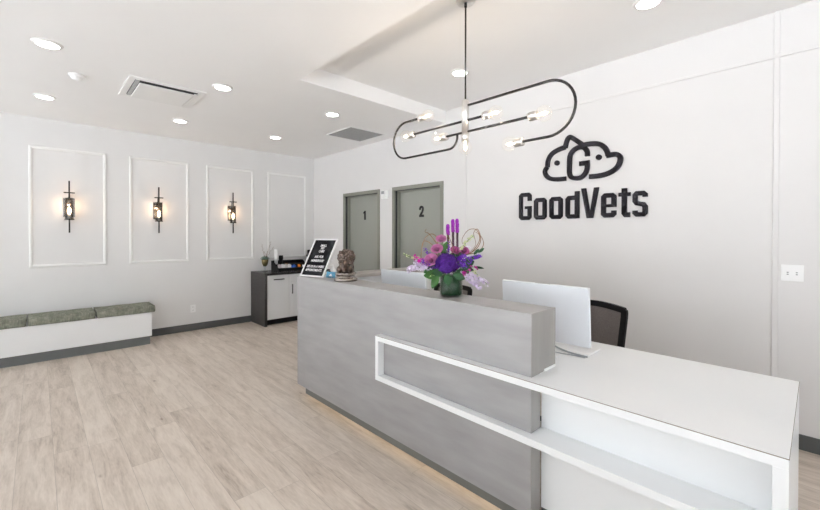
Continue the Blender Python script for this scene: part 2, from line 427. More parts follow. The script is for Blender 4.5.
# ------------------------------------------------------------------ ceiling fittings
def downlight(x, y, z, label):
    t = thing('recessed_light', label, 'ceiling light', (x, y, z), group='recessed ceiling lights')
    bm = bmesh.new(); lathe(bm, [(.070, -.012), (.088, -.006), (.092, 0), (.070, 0), (.070, -.012)], seg=32)
    obj('trim_ring', bm, M['trimw'], t)
    bm = bmesh.new(); lathe(bm, [(0, 0), (.0695, 0), (.0695, -.008), (0, -.008)], seg=32)
    obj('diffuser', bm, M['lampdiff'], t)
cols = {2.68: 'nearer row', 1.10: 'row nearer the panelled wall'}
spots = [
    (2.672, -3.79, ZC, 'large round recessed light at upper left, in front of the ceiling cassette'),
    (1.098, -3.79, ZC, 'round recessed light at far left, above the leftmost wall sconce'),
    (1.098, -2.53, ZC, 'round recessed light behind the ceiling cassette, above the middle wall sconce'),
    (2.672, -2.53, ZC, 'round recessed light just right of the ceiling cassette'),
    (1.13, -1.285, ZC, 'round recessed light near the far corner, smallest and lowest in the photo'),
    (2.68, -1.285, ZC, 'round recessed light beside the grey ceiling grille, outside the tray corner'),
    (4.256, -.82, ZR, 'round recessed light in the raised ceiling, beside the chandelier rod'),
    (5.896, -.80, ZR, 'round recessed light in the raised ceiling above the wall sign, cut by the photo top'),
    (7.54, -.80, ZR, 'round recessed light of the raised ceiling, beyond the right photo edge'),
    (2.672, -5.2, ZC, 'round recessed light nearer the street windows, left row'),
    (1.098, -5.2, ZC, 'round recessed light nearer the street windows, by the panelled wall'),
    (4.3, -3.79, ZC, 'round recessed light over the waiting area beyond the photo top'),
    (4.3, -5.2, ZC, 'round recessed light over the entrance, beyond the photo top'),
    (6.2, -5.2, ZC, 'round recessed light behind the photographer')]
for s in spots: downlight(*s)
# smoke detector
t = thing('smoke_detector', 'small white dome smoke detector on the ceiling between lights at upper left', 'smoke detector', (2.06, -3.585, ZC))
bm = bmesh.new(); lathe(bm, [(0, 0), (.062, 0), (.062, -.012), (.05, -.02), (.0, -.02)], seg=28); obj('base', bm, M['plastic'], t)
bm = bmesh.new(); lathe(bm, [(.046, -.018), (.044, -.034), (.030, -.047), (0, -.052)], seg=28); obj('dome', bm, M['plastic'], t)
# air conditioning cassette
t = thing('ceiling_cassette', 'square white air conditioning cassette with a dark open slot in the ceiling', 'air conditioner', (2.08, -2.922, ZC))
bm = bmesh.new(); a, b = .325, .268
for x0, x1, y0, y1 in ((-a, a, -a, -b), (-a, a, b, a), (-a, -b, -b, b), (b, a, -b, b)): box(bm, x0, x1, y0, y1, -.014, 0)
obj('frame', bm, M['trimw'], t, bevel=.004)
bx('recess', (-b, b, -b, b, -.004, -.001), M['dark'], t)
bm = bmesh.new(); box(bm, -.262, .205, -.228, .235, -.026, -.012)
obj('intake_panel', bm, M['trimw'], t, bevel=.006)
bm = bmesh.new(); box(bm, -.262, .262, -.262, -.232, -.016, -.006)
obj('louver', bm, M['vent'], t)
bm = bmesh.new(); box(bm, -.262, .215, .24, .262, -.022, -.008)
obj('louver', bm, M['trimw'], t)
# return grille
t = thing('ceiling_vent', 'square grey return air grille in the ceiling near the doors', 'ceiling vent', (2.10, -.527, ZC))
bm = bmesh.new(); a, b = .30, .282
for x0, x1, y0, y1 in ((-a, a, -a, -b), (-a, a, b, a), (-a, -b, -b, b), (b, a, -b, b)): box(bm, x0, x1, y0, y1, -.010, 0)
obj('frame', bm, M['trimw'], t, bevel=.002)
bx('core', (-b, b, -b, b, -.003, -.001), M['vent'], t)
bm = bmesh.new()
for i in range(27):
    x = -b + (i + .5) * 2 * b / 27; box(bm, x - .004, x + .004, -b, b, -.009, -.0031)
obj('grille', bm, M['vent'], t)

# ------------------------------------------------------------------ wall plates
def small_outlet():
    t = thing('wall_outlet', 'white double power outlet low on the panelled wall right of the bench', 'outlet', (0, -2.107, .34))
    bx('plate', (0, .006, -.037, .037, -.060, .060), M['plastic'], t, bevel=.002)
    for z in (-.024, .024):
        s = bx('socket', (.006, .009, -.017, .017, z - .016, z + .016), M['plastic'], t, bevel=.003)
        bm = bmesh.new()
        for y in (-.007, .007): box(bm, .009, .0095, y - .0015, y + .0015, z - .006, z + .006)
        obj('slots', bm, M['dark'], s)
small_outlet()
t = thing('wall_jack_plate', 'white double data jack plate on the sign wall at far right', 'outlet', (6.5935, 0, 1.230))
bx('plate', (-.0575, .0575, -.006, 0, -.057, .057), M['plastic'], t, bevel=.002)
for x in (-.023, .023):
    s = bx('jack', (x - .014, x + .014, -.009, -.006, -.020, .016), M['plastic'], t, bevel=.002)
    bm = bmesh.new()
    for dz in (-.010, .004): box(bm, x - .005, x + .005, -.0098, -.009, dz - .0035, dz + .0035)
    obj('jack_port', bm, M['greyplastic'], s)
t = thing('wall_control', 'small white wall controller with grey screen right of door 1', 'wall controller', (2.10, 0, 2.105))
bx('housing', (-.040, .040, -.022, 0, -.062, .064), M['plastic'], t, bevel=.004)
bx('screen', (-.032, .034, -.024, -.022, .012, .056), M['greyplastic'], t)
bx('button_panel', (-.022, .022, -.024, -.022, -.046, -.006), M['trimw'], t)
t = thing('wall_sensor', 'narrow blank white wall box left of door 2', 'wall sensor', (2.190, 0, 2.105))
bx('housing', (-.028, .028, -.030, 0, -.066, .066), M['plastic'], t, bevel=.005)
bx('sensor_lens', (-.006, .006, -.032, -.030, .012, .030), M['trimw'], t)

# ------------------------------------------------------------------ wall sconces
def sconce():
    t = thing('wall_sconce', '', 'wall lamp', (0, 0, 1.85), group='black wall sconces with smoked glass')
    xg = .085
    bx('backplate', (0, .010, -.058, .058, -.130, .112), M['mirror'], t, bevel=.002)
    bm = bmesh.new(); box(bm, xg - .008, xg + .008, -.008, .008, .112, .330); obj('upper_rod', bm, M['blackm'], t, bevel=.001)
    bm = bmesh.new(); box(bm, xg - .008, xg + .008, -.008, .008, -.336, -.158); obj('lower_rod', bm, M['blackm'], t, bevel=.001)
    bm = bmesh.new(); box(bm, xg - .012, xg + .012, -.054, .054, .170, .184); obj('crossbar', bm, M['blackm'], t)
    bm = bmesh.new(); lathe(bm, [(0, -.170), (.050, -.170), (.050, -.158), (0, -.158)], (xg, 0, 0), 24); obj('glass_holder', bm, M['blackm'], t)
    for z in (.176, -.164):
        bm = bmesh.new()
        tube(bm, [(.004, 0, .09 if z > 0 else -.11), (.03, 0, z), (xg - .01, 0, z)], .006, 8)
        obj('arm', bm, M['blackm'], t)
    bm = bmesh.new(); lathe(bm, [(.044, -.157), (.044, .110), (.042, .110), (.042, -.157)], (xg, 0, 0), 32)
    obj('glass_shade', bm, M['smoke'], t)
    bm = bmesh.new(); lathe(bm, [(0, -.157), (.016, -.157), (.016, -.105), (0, -.105)], (xg, 0, 0), 20); obj('socket', bm, M['nickel'], t)
    bm = bmesh.new(); lathe(bm, [(0, -.105), (.012, -.105), (.020, -.07), (.022, -.045), (.016, -.018), (.006, -.004), (0, 0)], (xg, 0, 0), 20)
    bl = obj('bulb', bm, M['sfil'], t)
    return t
def child_light(name, parent, loc, energy, col, r=.03):
    l = bpy.data.lights.new(name, 'POINT'); l.energy = energy; l.color = col; l.shadow_soft_size = r
    o = bpy.data.objects.new(name, l); COL.objects.link(o); o.parent = parent; o.location = loc; return o
s0 = sconce()
SC = [(-3.556, 'black wall sconce with smoked glass on the leftmost lit panel, above the bench'),
      (-2.572, 'black wall sconce with smoked glass, middle one of the three'),
      (-1.530, 'black wall sconce with smoked glass nearest the coffee counter')]
scs = [s0, copy_tree(s0), copy_tree(s0)]
for o, (y, lb) in zip(scs, SC):
    o.location.y = y; o['label'] = lb
    child_light('bulb_light', o, (.085, .0, .03), 1.9, (1, .66, .40), .008)

# ------------------------------------------------------------------ bench and cushions
t = thing('bench', 'long white built-in bench with grey toe kick under the panelled wall', 'bench', (0, -4.2, 0))
bx('body', (.001, .45, -2.2, 1.47, .1136, .435), M['white'], t, bevel=.002)
bx('toe_kick', (.013, .435, -2.2, 1.452, 0, .1136), M['kick'], t)
def cushion(y0, y1, label):
    bm = bmesh.new()
    nx, ny, nz = 8, 14, 4; x0, x1, z0, z1 = .004, .475, .437, .524
    L = y1 - y0; cx, cy, cz = (x0 + x1) / 2, 0, (z0 + z1) / 2
    g = bmesh.ops.create_cube(bm, size=1.0)
    bmesh.ops.subdivide_edges(bm, edges=bm.edges, cuts=11, use_grid_fill=True)
    rnd = random.Random(label)
    ph = [rnd.random() * 6 for _ in range(6)]
    for v in bm.verts:
        u, w, h = v.co.x * 2, v.co.y * 2, v.co.z * 2
        # rounded box
        ex = 1 - .05 * abs(w) ** 6 * .4 - .06 * abs(h) ** 4; ey = 1 - .018 * abs(h) ** 4 - .012 * abs(u) ** 6
        puff = 1 - .16 * max(abs(u), abs(w)) ** 8
        hh = h * puff if h > 0 else h
        hh += .05 * math.sin(u * 3 + ph[0]) * math.sin(w * 7 + ph[1]) * (h > 0.3)
        v.co = V((cx + u * (x1 - x0) / 2 * ex + .003 * math.sin(w * 9 + ph[2]) * (u > .5), w * L / 2 * ey, cz + hh * (z1 - z0) / 2))
    for f in bm.faces: f.smooth = True
    o = obj('seat_cushion', bm, M['fabric'], loc=(0, (y0 + y1) / 2, 0))
    tag(o, label, 'cushion', 'sage tweed cushions on the bench')
    for zz, nm in ((z1 - .010, 'piping'), (z0 + .008, 'piping')):
        bm = bmesh.new()
        hx0, hx1, hy = x0 + .01, x1 - .004, L / 2 - .005; r = .03
        pts = [(hx0, -hy, zz), (hx1 - r, -hy, zz), (hx1 - r * .3, -hy + r * .3, zz), (hx1, -hy + r, zz), (hx1, hy - r, zz), (hx1 - r * .3, hy - r * .3, zz), (hx1 - r, hy, zz), (hx0, hy, zz)]
        tube(bm, pts, .0045, 6); obj(nm, bm, M['fabric'], o)
cushion(-3.318, -2.69, 'sage green tweed cushion at the right end of the white bench')
cushion(-3.940, -3.330, 'sage green tweed cushion in the middle, between two seams on the white bench')
cushion(-4.562, -3.952, 'sage green tweed cushion at far left of the bench, cut by the photo edge')
cushion(-5.184, -4.574, 'sage green tweed cushion of the bench beyond the left photo edge')

# ------------------------------------------------------------------ coffee counter
t = thing('countertop', 'charcoal counter slab with end panel in the far corner', 'countertop', (0, -1.21, 0))
bx('worktop', (0.001, .575, .040, 1.208, .826, .862), M['wood_top'], t, bevel=.002)
bx('end_panel', (0.001, .575, 0, .040, 0, .862), M['wood_dark'], t, bevel=.002)
def cabinet(y0, y1, drawer, label):
    t = thing('base_cabinet', label, 'cabinet', (0, y0, 0), group='white cabinets under the coffee counter')
    w = y1 - y0; g = .003; zt = .820
    bx('carcass', (.004, .520, 0, w, .095, zt), M['whitesat'], t)
    bx('toe_kick', (.004, .460, 0, w, 0, .095), M['black'], t)
    def pull(p, vertical, yc, zc, L):
        bm = bmesh.new()
        if vertical:
            tube(bm, [(.562, yc, zc - L / 2), (.562, yc, zc + L / 2)], .008, 8)
            for s in (-1, 1): tube(bm, [(.538, yc, zc + s * L * .42), (.562, yc, zc + s * L * .42)], .006, 8)
        else:
            tube(bm, [(.562, yc - L / 2, zc), (.562, yc + L / 2, zc)], .008, 8)
            for s in (-1, 1): tube(bm, [(.538, yc + s * L * .42, zc), (.562, yc + s * L * .42, zc)], .006, 8)
        obj('handle', bm, M['blackm'], p)
    if not drawer:
        d = bx('door', (.520, .540, g, w - g, .103, zt - g), M['whitesat'], t, bevel=.0015); pull(d, False, w / 2, .752, .18)
    else:
        d = bx('drawer', (.520, .540, g, w - g, .700, zt - g), M['whitesat'], t, bevel=.0015); pull(d, False, w * .55, .758, .10)
        d = bx('door', (.520, .540, g, w - g, .103, .694), M['whitesat'], t, bevel=.0015); pull(d, True, .036, .572, .16)
cabinet(-1.168, -.762, False, 'white cabinet with one tall front and horizontal pull, beside the charcoal end panel')
cabinet(-.760, -.385, True, 'white cabinet with small drawer over a door with vertical pull, left of the desk')
cabinet(-.383, -.004, True, 'white corner cabinet hidden behind the desk')
CT = .862
# potted succulent with bare twigs
t = thing('potted_succulent', 'succulent with bare twigs in a brass goblet at left end of the coffee counter', 'potted plant', (.17, -1.035, CT))
bm = bmesh.new(); lathe(bm, [(0, 0), (.042, 0), (.042, .006), (.012, .014), (.010, .05), (.024, .085), (.024, .09), (0, .085)], seg=24); obj('glass_foot', bm, M['clear'], t)
bm = bmesh.new(); lathe(bm, [(0, .085), (.026, .088), (.046, .125), (.054, .175), (.055, .205), (.049, .205), (.046, .175), (0, .17)], seg=28); obj('pot', bm, M['brass'], t)
bm = bmesh.new()
for k in range(46):
    a = k * 2.39996; el = .15 + 1.15 * (k / 46); ln = .085 - .035 * (k / 46)
    d = V((math.cos(a) * math.cos(el), math.sin(a) * math.cos(el), math.sin(el))); s, u = frame_of(d)
    o0 = V((0, 0, .195)) + d * .01
    tip = o0 + d * ln + V((0, 0, .01)); mid = o0 + d * ln * .6
    vs = [bm.verts.new(p) for p in (o0, mid + s * .013, tip, mid - s * .013, mid + u * .006, mid - u * .004)]
    for f in ((0, 1, 4), (1, 2, 4), (2, 3, 4), (3, 0, 4), (1, 0, 5), (2, 1, 5), (3, 2, 5), (0, 3, 5)): bm.faces.new([vs[i] for i in f])
obj('rosette', bm, M['succ'], t)
rnd = random.Random(3)
for (dx, dy, h) in ((.0, -.055, .46), (.02, .10, .50), (-.02, .16, .40), (.02, -.02, .32), (.0, .06, .36)):
    pts = [(0, 0, .19)]
    for k in range(1, 9):
        f = k / 8; pts.append((dx * f + rnd.uniform(-.004, .004), dy * f + rnd.uniform(-.006, .006), .19 + (h - .19 + .02) * f))
    bm = bmesh.new(); tube(bm, pts, .002, 5, radii=[.0024 - .0015 * k / 8 for k in range(9)])
    for k in range(2, 8):
        p = V(pts[k]); tube(bm, [p, p + V((rnd.uniform(-.02, .02), rnd.uniform(-.025, .025), .025))], .001, 4)
    obj('twig', bm, M['twig'], t)
# organiser with cups and packets
t = thing('coffee_organizer', 'black stepped organiser rack on the coffee counter holding packets', 'organizer', (.12, -.90, CT))
prism_bm = bmesh.new()
prism(prism_bm, [(0, 0), (.26, 0), (.26, .045), (.15, .055), (.15, .11), (.0, .12)], 0.008, .562, 'y')
obj('stepped_body', prism_bm, M['black'], t, bevel=.002)
for y in (0, .562):
    bm = bmesh.new(); prism(bm, [(0, 0), (.275, 0), (.275, .05), (.06, .175), (0, .175)], y, y + .008, 'y'); obj('side_panel', bm, M['black'], t)
bx('back_panel', (-.006, 0, 0, .57, 0, .175), M['black'], t)
rk = (.12, -.90, CT)
def cup_stack(x, y, z0, h, r, m, label, lid=True, n=9):
    bm = bmesh.new(); prof = [(0, 0), (r * .72, 0)]
    prof += [(r * .9, .085)]
    z = .085; st = (h - .085) / n
    for i in range(n): prof += [(r * .985, z + .002), (r, z + st * .5), (r * .985, z + st * .8), (r * .90, z + st)]; z += st
    prof += [(r * .86, z - .002), (0, z - .06)]
    lathe(bm, prof, seg=24)
    o = obj('paper_cup_stack', bm, m, loc=(x, y, z0)); tag(o, label, 'paper cups'); return o
cup_stack(.185, -.842, CT + .1135, .262, .036, M['plastic'], 'tall stack of white paper cups on the black organiser')
cup_stack(.185, -.755, CT + .1135, .150, .039, M['black'], 'short stack of black cups right of the white cup stack', n=5)
# packets standing in the front step of the organiser
pk = [(-.835, .050, M['paper'], 'white packets bundled at the left end of the organiser front'), (-.775, .052, M['plastic'], 'second white packet bundle in the organiser, beside the leftmost'),
      (-.715, .050, M['paper'], 'third white packet bundle in the organiser, left of a blue bundle'), (-.655, .048, M['plastic'], 'white packet bundle next to the two small blue ones'),
      (-.605, .030, M['packb'], 'left small blue packet bundle in the organiser'), (-.558, .034, M['packb'], 'right small blue packet bundle in the organiser'),
      (-.47, .035, M['packo'], 'orange packet bundle at the right of the organiser'), (-.385, .022, M['plastic'], 'tiny white packet at the right end of the organiser')]
for y, w, m, lb in pk:
    bm = bmesh.new(); h = w * .95 + .01
    for k in range(4):
        x = k * .012; box(bm, x, x + .009, -w / 2, w / 2 - .002, 0, h - .004 * k)
        box(bm, x + .002, x + .007, -w / 2 + .003, w / 2 - .005, h - .004 * k, h + .006 - .004 * k)
    o = obj('sachet_bundle', bm, m, loc=(.285, y, CT + .053)); tag(o, lb, 'packets', 'packets in the coffee organiser')
# wooden lid ring beside black cups
bm = bmesh.new(); lathe(bm, [(.012, 0), (.030, 0), (.030, .010), (.012, .010), (.012, 0)], seg=24)
tag(obj('cup_sleeve', bm, mat('kraft_paper', (.45, .27, .12), .8, noise=.1), loc=(.19, -.655, CT + .1125)), 'brown round lid lying on the organiser right of the black cups', 'lid')
# coffee urn & grinder
t = thing('coffee_jug', 'steel coffee jug with black lid beside the organiser, half behind the letter board', 'coffee jug', (.31, -.255, CT))
bm = bmesh.new(); lathe(bm, [(0, 0), (.062, 0), (.064, .01), (.064, .10), (.060, .18), (.055, .235), (0, .235)], seg=28); obj('body', bm, M['steel'], t)
bm = bmesh.new(); lathe(bm, [(0, .235), (.068, .235), (.070, .255), (.050, .272), (.018, .276), (.016, .29), (0, .292)], seg=28); obj('lid', bm, M['black'], t)
bm = bmesh.new(); tube(bm, [(.055, -.0, .22), (.10, 0, .215), (.108, 0, .15), (.10, 0, .07), (.06, 0, .05)], .009, 8); obj('handle', bm, M['black'], t)
t = thing('coffee_maker', 'black coffee machine in the far corner mostly hidden by the letter board', 'coffee machine', (.06, -.125, CT))
bx('base', (0, .24, -.05, .12, 0, .03), M['black'], t, bevel=.004)
bx('column', (0, .09, -.05, .12, .03, .34), M['black'], t, bevel=.006)
bx('head', (.0, .22, -.05, .12, .25, .345), M['black'], t, bevel=.01)
bm = bmesh.new(); lathe(bm, [(0, .031), (.045, .031), (.052, .07), (.045, .12), (.03, .15), (0, .15)], (.155, .035, 0), 20); obj('carafe', bm, M['smoke'], t)

# ------------------------------------------------------------------ reception desk
DX0, DX1 = 3.325, 5.739
YF, YFR, YK = -2.08, -2.133, -1.186
ZT, ZTB, ZL, ZLB = .789, .752, .510, .475
XE = 6.66
t = thing('reception_desk', 'long grey stone-look reception desk with white wraparound worktop and open shelf', 'reception desk', (4.99, -2.08, 0))
def D(o):  # children built in world coordinates
    for v in o.data.vertices: v.co -= V((4.99, -2.08, 0))
    o.parent = t; return o
bm = bmesh.new()
prism(bm, [(YF, .087), (YF, 1.105), (-1.827, 1.105), (-1.827, ZT + .001), (-1.989, ZT + .001), (-1.989, .125), (-2.066, .125), (-2.066, .087)], DX0, DX1 - .002, 'x')
D(obj('stone_front', bm, M['stone'], bevel=.0015))
bm = bmesh.new()
prism(bm, [(YF, .087), (YF, ZLB - .001), (-1.989, ZLB - .001), (-1.989, .087)], DX1 - .002, DX1, 'x')
prism(bm, [(YF, ZL + .001), (YF, ZTB - .001), (-1.989, ZTB - .001), (-1.989, ZL + .001)], DX1 - .002, DX1, 'x')
prism(bm, [(YF, ZT + .001), (YF, 1.105), (-1.827, 1.105), (-1.827, ZT + .012), (-1.95, ZT + .012), (-1.96, ZT + .001)], DX1 - .002, DX1, 'x')
D(obj('end_cap', bm, M['stonev']))
D(bx('ledge_spacer', (DX1 - .01, DX1 + .004, -1.95, -1.83, ZT, ZT + .0115), M['white']))
D(bx('toe_kick', (3.39, DX1 - .02, -2.030, -2.012, 0, .125), M['kick']))
D(bx('toe_kick', (DX1 - .02, XE - .04, -1.93, -1.912, 0, .095), M['kick']))
D(bx('led_strip', (3.42, DX1 - .05, -2.064, -2.040, .112, .120), M['led']))
# return ledge running back to the wall
bx2 = D(bx('return_cap', (DX0, 3.56, -1.826, -.012, 1.070, 1.105), M['capgrey'], bevel=.0015))
D(bx('return_panel', (3.36, 3.50, -1.987, -.012, 0, 1.070), M['whitesat']))
# white top: L shaped with the front beam wrapping the stone front
XF = 4.565
bm = bmesh.new()
prism(bm, [(3.505, -1.987), (3.505, YK), (XE, YK), (XE, YFR), (XF, YFR), (XF, YF - .0005), (DX1 + .0005, YF - .0005), (DX1 + .0005, -1.987)], ZTB, ZT, 'z')
D(obj('worktop', bm, M['white'], bevel=.001))
bm = bmesh.new(); e = .0012
prism(bm, [(XF, YFR - e), (XE + e, YFR - e), (XE + e, YK), (XE - .001, YK), (XE - .001, YFR + .001), (XF, YFR + .001)], ZT - .0035, ZT - .0005, 'z')
D(obj('edge_seam', bm, M['seam']))
bm = bmesh.new()
prism(bm, [(XF, YFR), (6.621, YFR), (6.621, -1.978), (DX1 + .0005, -1.978), (DX1 + .0005, YF - .0005), (XF, YF - .0005)], ZLB, ZL, 'z')
D(obj('lower_shelf', bm, M['white'], bevel=.001))
D(bx('frame_upright', (XF, XF + .033, YFR, YF - .0005, ZL, ZTB), M['white'], bevel=.001))
D(bx('back_panel', (DX1 + .0005, 6.621, -1.978, -1.960, .095, ZTB), M['white']))
D(bx('end_panel', (6.621, XE, YFR, YK, 0, ZTB), M['white'], bevel=.001))
D(bx('support_panel', (4.9, 4.93, -1.98, -1.25, 0, ZTB), M['white']))

# items on the ledge ---------------------------------------------------------
LZ = 1.105
# letter board leaning back on a stand
e = V((.962, .273, 0)).normalized(); nrm = V((-e.y, e.x, 0))
W, tb, dz = .29, .205, .348
up = (nrm * tb + V((0, 0, dz))); H = up.length; up.normalize(); back = e.cross(up).normalized()
if back.y < 0: back = -back
A = V((3.328, -2.058, LZ + .003))
t = thing('letter_board', 'black felt letter board in white frame leaning at left end of the desk ledge', 'letter board', (A.x, A.y, LZ))
Mx = Matrix((( e.x, back.x, up.x, 0), (e.y, back.y, up.y, 0), (e.z, back.z, up.z, .003), (0, 0, 0, 1)))   # local x=along, y=back, z=up
def LB(o): o.parent = t; o.matrix_local = Mx; return o
bm = bmesh.new(); fw = .013
for a0, a1, b0, b1 in ((0, W, 0, fw), (0, W, H - fw, H), (0, fw, fw, H - fw), (W - fw, W, fw, H - fw)): box(bm, a0, a1, 0, .016, b0, b1)
LB(obj('frame', bm, M['plastic'], bevel=.001))
LB(bx('felt', (fw, W - fw, .006, .014, fw, H - fw), M['felt']))
def text_mesh(name, s, size, m, parent, loc, scx=1.0, ext=.0006):
    cu = bpy.data.curves.new(name, 'FONT'); cu.body = s; cu.size = size; cu.align_x = 'CENTER'; cu.extrude = ext; cu.offset = .0006
    to = bpy.data.objects.new(name + '_tmp', cu); COL.objects.link(to)
    dg = bpy.context.evaluated_depsgraph_get(); me = bpy.data.meshes.new_from_object(to.evaluated_get(dg))
    bpy.data.objects.remove(to); 
    me.transform(Matrix(((scx, 0, 0, loc[0]), (0, 0, -1, loc[1]), (0, 1, 0, loc[2]), (0, 0, 0, 1))))
    me.materials.clear(); me.materials.append(m); me.name = name
    o = bpy.data.objects.new(name, me); COL.objects.link(o); return o
for s, zf, xf, sz in (('SMALL', .79, .50, .034), ('PET', .715, .50, .032), ('CARE', .635, .50, .034), ('ASK FOR', .49, .49, .034), ('MEMBERSHIP', .385, .49, .034), ('SEE US IN A WEEK', .235, .50, .032), ('APPOINTMENTS', .14, .48, .034)):
    LB(text_mesh('lettering', s, sz, M['letter'], t, (W * xf, .0052, H * zf), .82))
bm = bmesh.new()
c0 = A + e * W / 2 + up * (H * .60) + back * .018; c1 = A + e * W / 2 + nrm * .235; c1.z = LZ + .004
tube(bm, [c0 - V((A.x, A.y, LZ)), c1 - V((A.x, A.y, LZ))], .005, 8)
obj('stand_leg', bm, M['black'], t)
# sanitiser bottle, card holder behind
t = thing('pump_bottle', 'small clear pump bottle between the letter board and bronze statue', 'bottle', (3.585, -1.852, LZ))
bm = bmesh.new(); lathe(bm, [(0, 0), (.022, 0), (.023, .004), (.023, .060), (.012, .075), (.009, .082), (0, .082)], seg=20); obj('bottle_body', bm, M['plastic'], t)
bm = bmesh.new(); lathe(bm, [(0, .081), (.010, .081), (.010, .092), (.004, .093), (.004, .108), (0, .108)], seg=14); tube(bm, [(0, 0, .108), (.0, -.028, .106)], .004, 6); obj('pump', bm, M['plastic'], t)
t = thing('card_holder', 'clear card holder with blue card beside the bronze statue', 'card holder', (3.685, -1.935, LZ), (0, 0, .45))
bm = bmesh.new(); box(bm, -.048, .048, -.030, .030, 0, .003); box(bm, -.048, .048, -.030, -.027, .003, .022); obj('acrylic_base', bm, M['clear'], t)
c = bx('card', (-.046, .046, -.002, .002, -.004, .050), M['blue'], t, loc=(0, -.016, .008), rot=(-.35, 0, 0))
bm = bmesh.new(); prism(bm, [(-.018, .008), (.018, .008), (.010, .022), (0, .034), (-.010, .022)], -.0032, -.002, 'y'); obj('card_picture', bm, M['paper'], c)
t = thing('dark_dispenser', 'tiny dark box behind the card holder on the desk ledge', 'dispenser', (3.52, -1.86, LZ))
bx('box_body', (-.015, .015, -.012, .012, 0, .045), M['black'], t, bevel=.002)
bx('box_top', (-.010, .010, -.008, .008, .045, .055), M['greyplastic'], t, bevel=.002)

# bronze guardian lion statue
t = thing('lion_statue', 'ornate dark bronze curly-maned guardian lion on round pewter base', 'statue', (3.942, -1.955, LZ), (0, 0, -.75)); t.scale = (.90, .90, .86)
bm = bmesh.new(); lathe(bm, [(0, 0), (.108, 0), (.112, .008), (.110, .022), (.100, .030), (.086, .036), (.084, .050), (.098, .062), (.100, .078), (.090, .088), (.0, .088)], seg=40)
obj('base', bm, M['pewter'], t)
bm = bmesh.new()
rnd = random.Random(11)
def blob(c, r, sc=(1, 1, 1), seg=14): ball(bm, c, r, seg, sc)
# crouching body along local x (head at -x)
blob((.020, 0, .135), .070, (1.05, .95, .80)); blob((.060, 0, .150), .055, (1, 1, 1.0)); blob((-.030, 0, .150), .062, (1, 1, 1.05))
for s in (-1, 1):
    blob((.055, s * .050, .115), .036, (1.3, .8, 1)); blob((.020, s * .060, .098), .022, (1.6, .8, .6))
    tube(bm, [(-.040, s * .040, .170), (-.062, s * .050, .130), (-.066, s * .050, .098)], .02, 10, radii=[.028, .021, .018])
    blob((-.080, s * .050, .099), .020, (1.5, 1, .65))
# head
blob((-.050, 0, .235), .064, (1, 1.02, .95)); blob((-.105, 0, .215), .036, (1.0, 1.15, .75)); blob((-.100, 0, .192), .028, (1, 1.1, .55))
blob((-.134, 0, .226), .013, (1, 1.3, .9))
for s in (-1, 1):
    blob((-.096, s * .027, .246), .015); blob((-.028, s * .060, .272), .020, (.8, .6, 1.3)); blob((-.100, s * .034, .262), .013, (1, 1.4, .8))
# curls of the mane
for k in range(86):
    a = k * 2.39996; u = 1 - 1.7 * (k + .5) / 86; rr = math.sqrt(max(0, 1 - u * u))
    d = V((rr * math.cos(a), rr * math.sin(a), u))
    if d.x < -.55: continue
    blob(V((-.040, 0, .228)) + V((d.x * .070, d.y * .074, d.z * .072)), rnd.uniform(.012, .018), seg=8)
for k in range(26):
    a = rnd.uniform(-1.2, 1.2); blob((rnd.uniform(.0, .09), math.sin(a) * .058, .150 + math.cos(a) * .05), rnd.uniform(.010, .016), seg=8)
for k in range(8):
    blob((.090 + .01 * math.sin(k), .004 * k, .150 + k * .014), .020 - .001 * k, seg=8)
tube(bm, [(.085, .0, .20), (.115, .0, .17), (.125, 0, .12), (.135, 0, .098)], .015, 8, radii=[.020, .017, .014, .012])
o = obj('lion', bm, M['bronze'], t)
rm = o.modifiers.new('merge', 'REMESH'); rm.mode = 'VOXEL'; rm.voxel_size = .004; rm.use_smooth_shade = True

# ------------------------------------------------------------------ monitors, cable, papers
def monitor(x0, x1, y, ztop, label, tilt=.075):
    cx = (x0 + x1) / 2; w = x1 - x0; h = .362
    t = thing('computer_monitor', label, 'monitor', (cx, y, ZT), group='white desktop monitors seen from behind')
    zb = ztop - ZT - h
    p = bx('display_back', (-w / 2, w / 2, -.014, .010, 0, h), M['monitor'], t, bevel=.004, loc=(0, 0, zb), rot=(tilt, 0, 0))
    bx('screen', (-w / 2 + .008, w / 2 - .008, .010, .0125, .012, h - .008), M['screen'], p)
    bx('vent_slot', (-.05, .05, -.006, .004, h - .001, h + .0006), M['greyplastic'], p)
    bm = bmesh.new(); prism(bm, [(.020, .006), (.060, .006), (.045, .20), (.020, .20)], -.035, .035, 'x'); obj('stand_neck', bm, M['plastic'], t, bevel=.003)
    bm = bmesh.new(); prism(bm, [(-.13, -.05), (.13, -.05), (.13, .13), (-.13, .13)], .0, .006, 'z'); obj('stand_foot', bm, M['plastic'], t, bevel=.004)
    return t
monitor(5.201, 5.790, -1.475, 1.186, 'white computer monitor seen from behind, on the white worktop by the chair')
monitor(3.905, 4.478, -1.500, 1.177, 'white computer monitor seen from behind, behind the ledge left of the flowers')
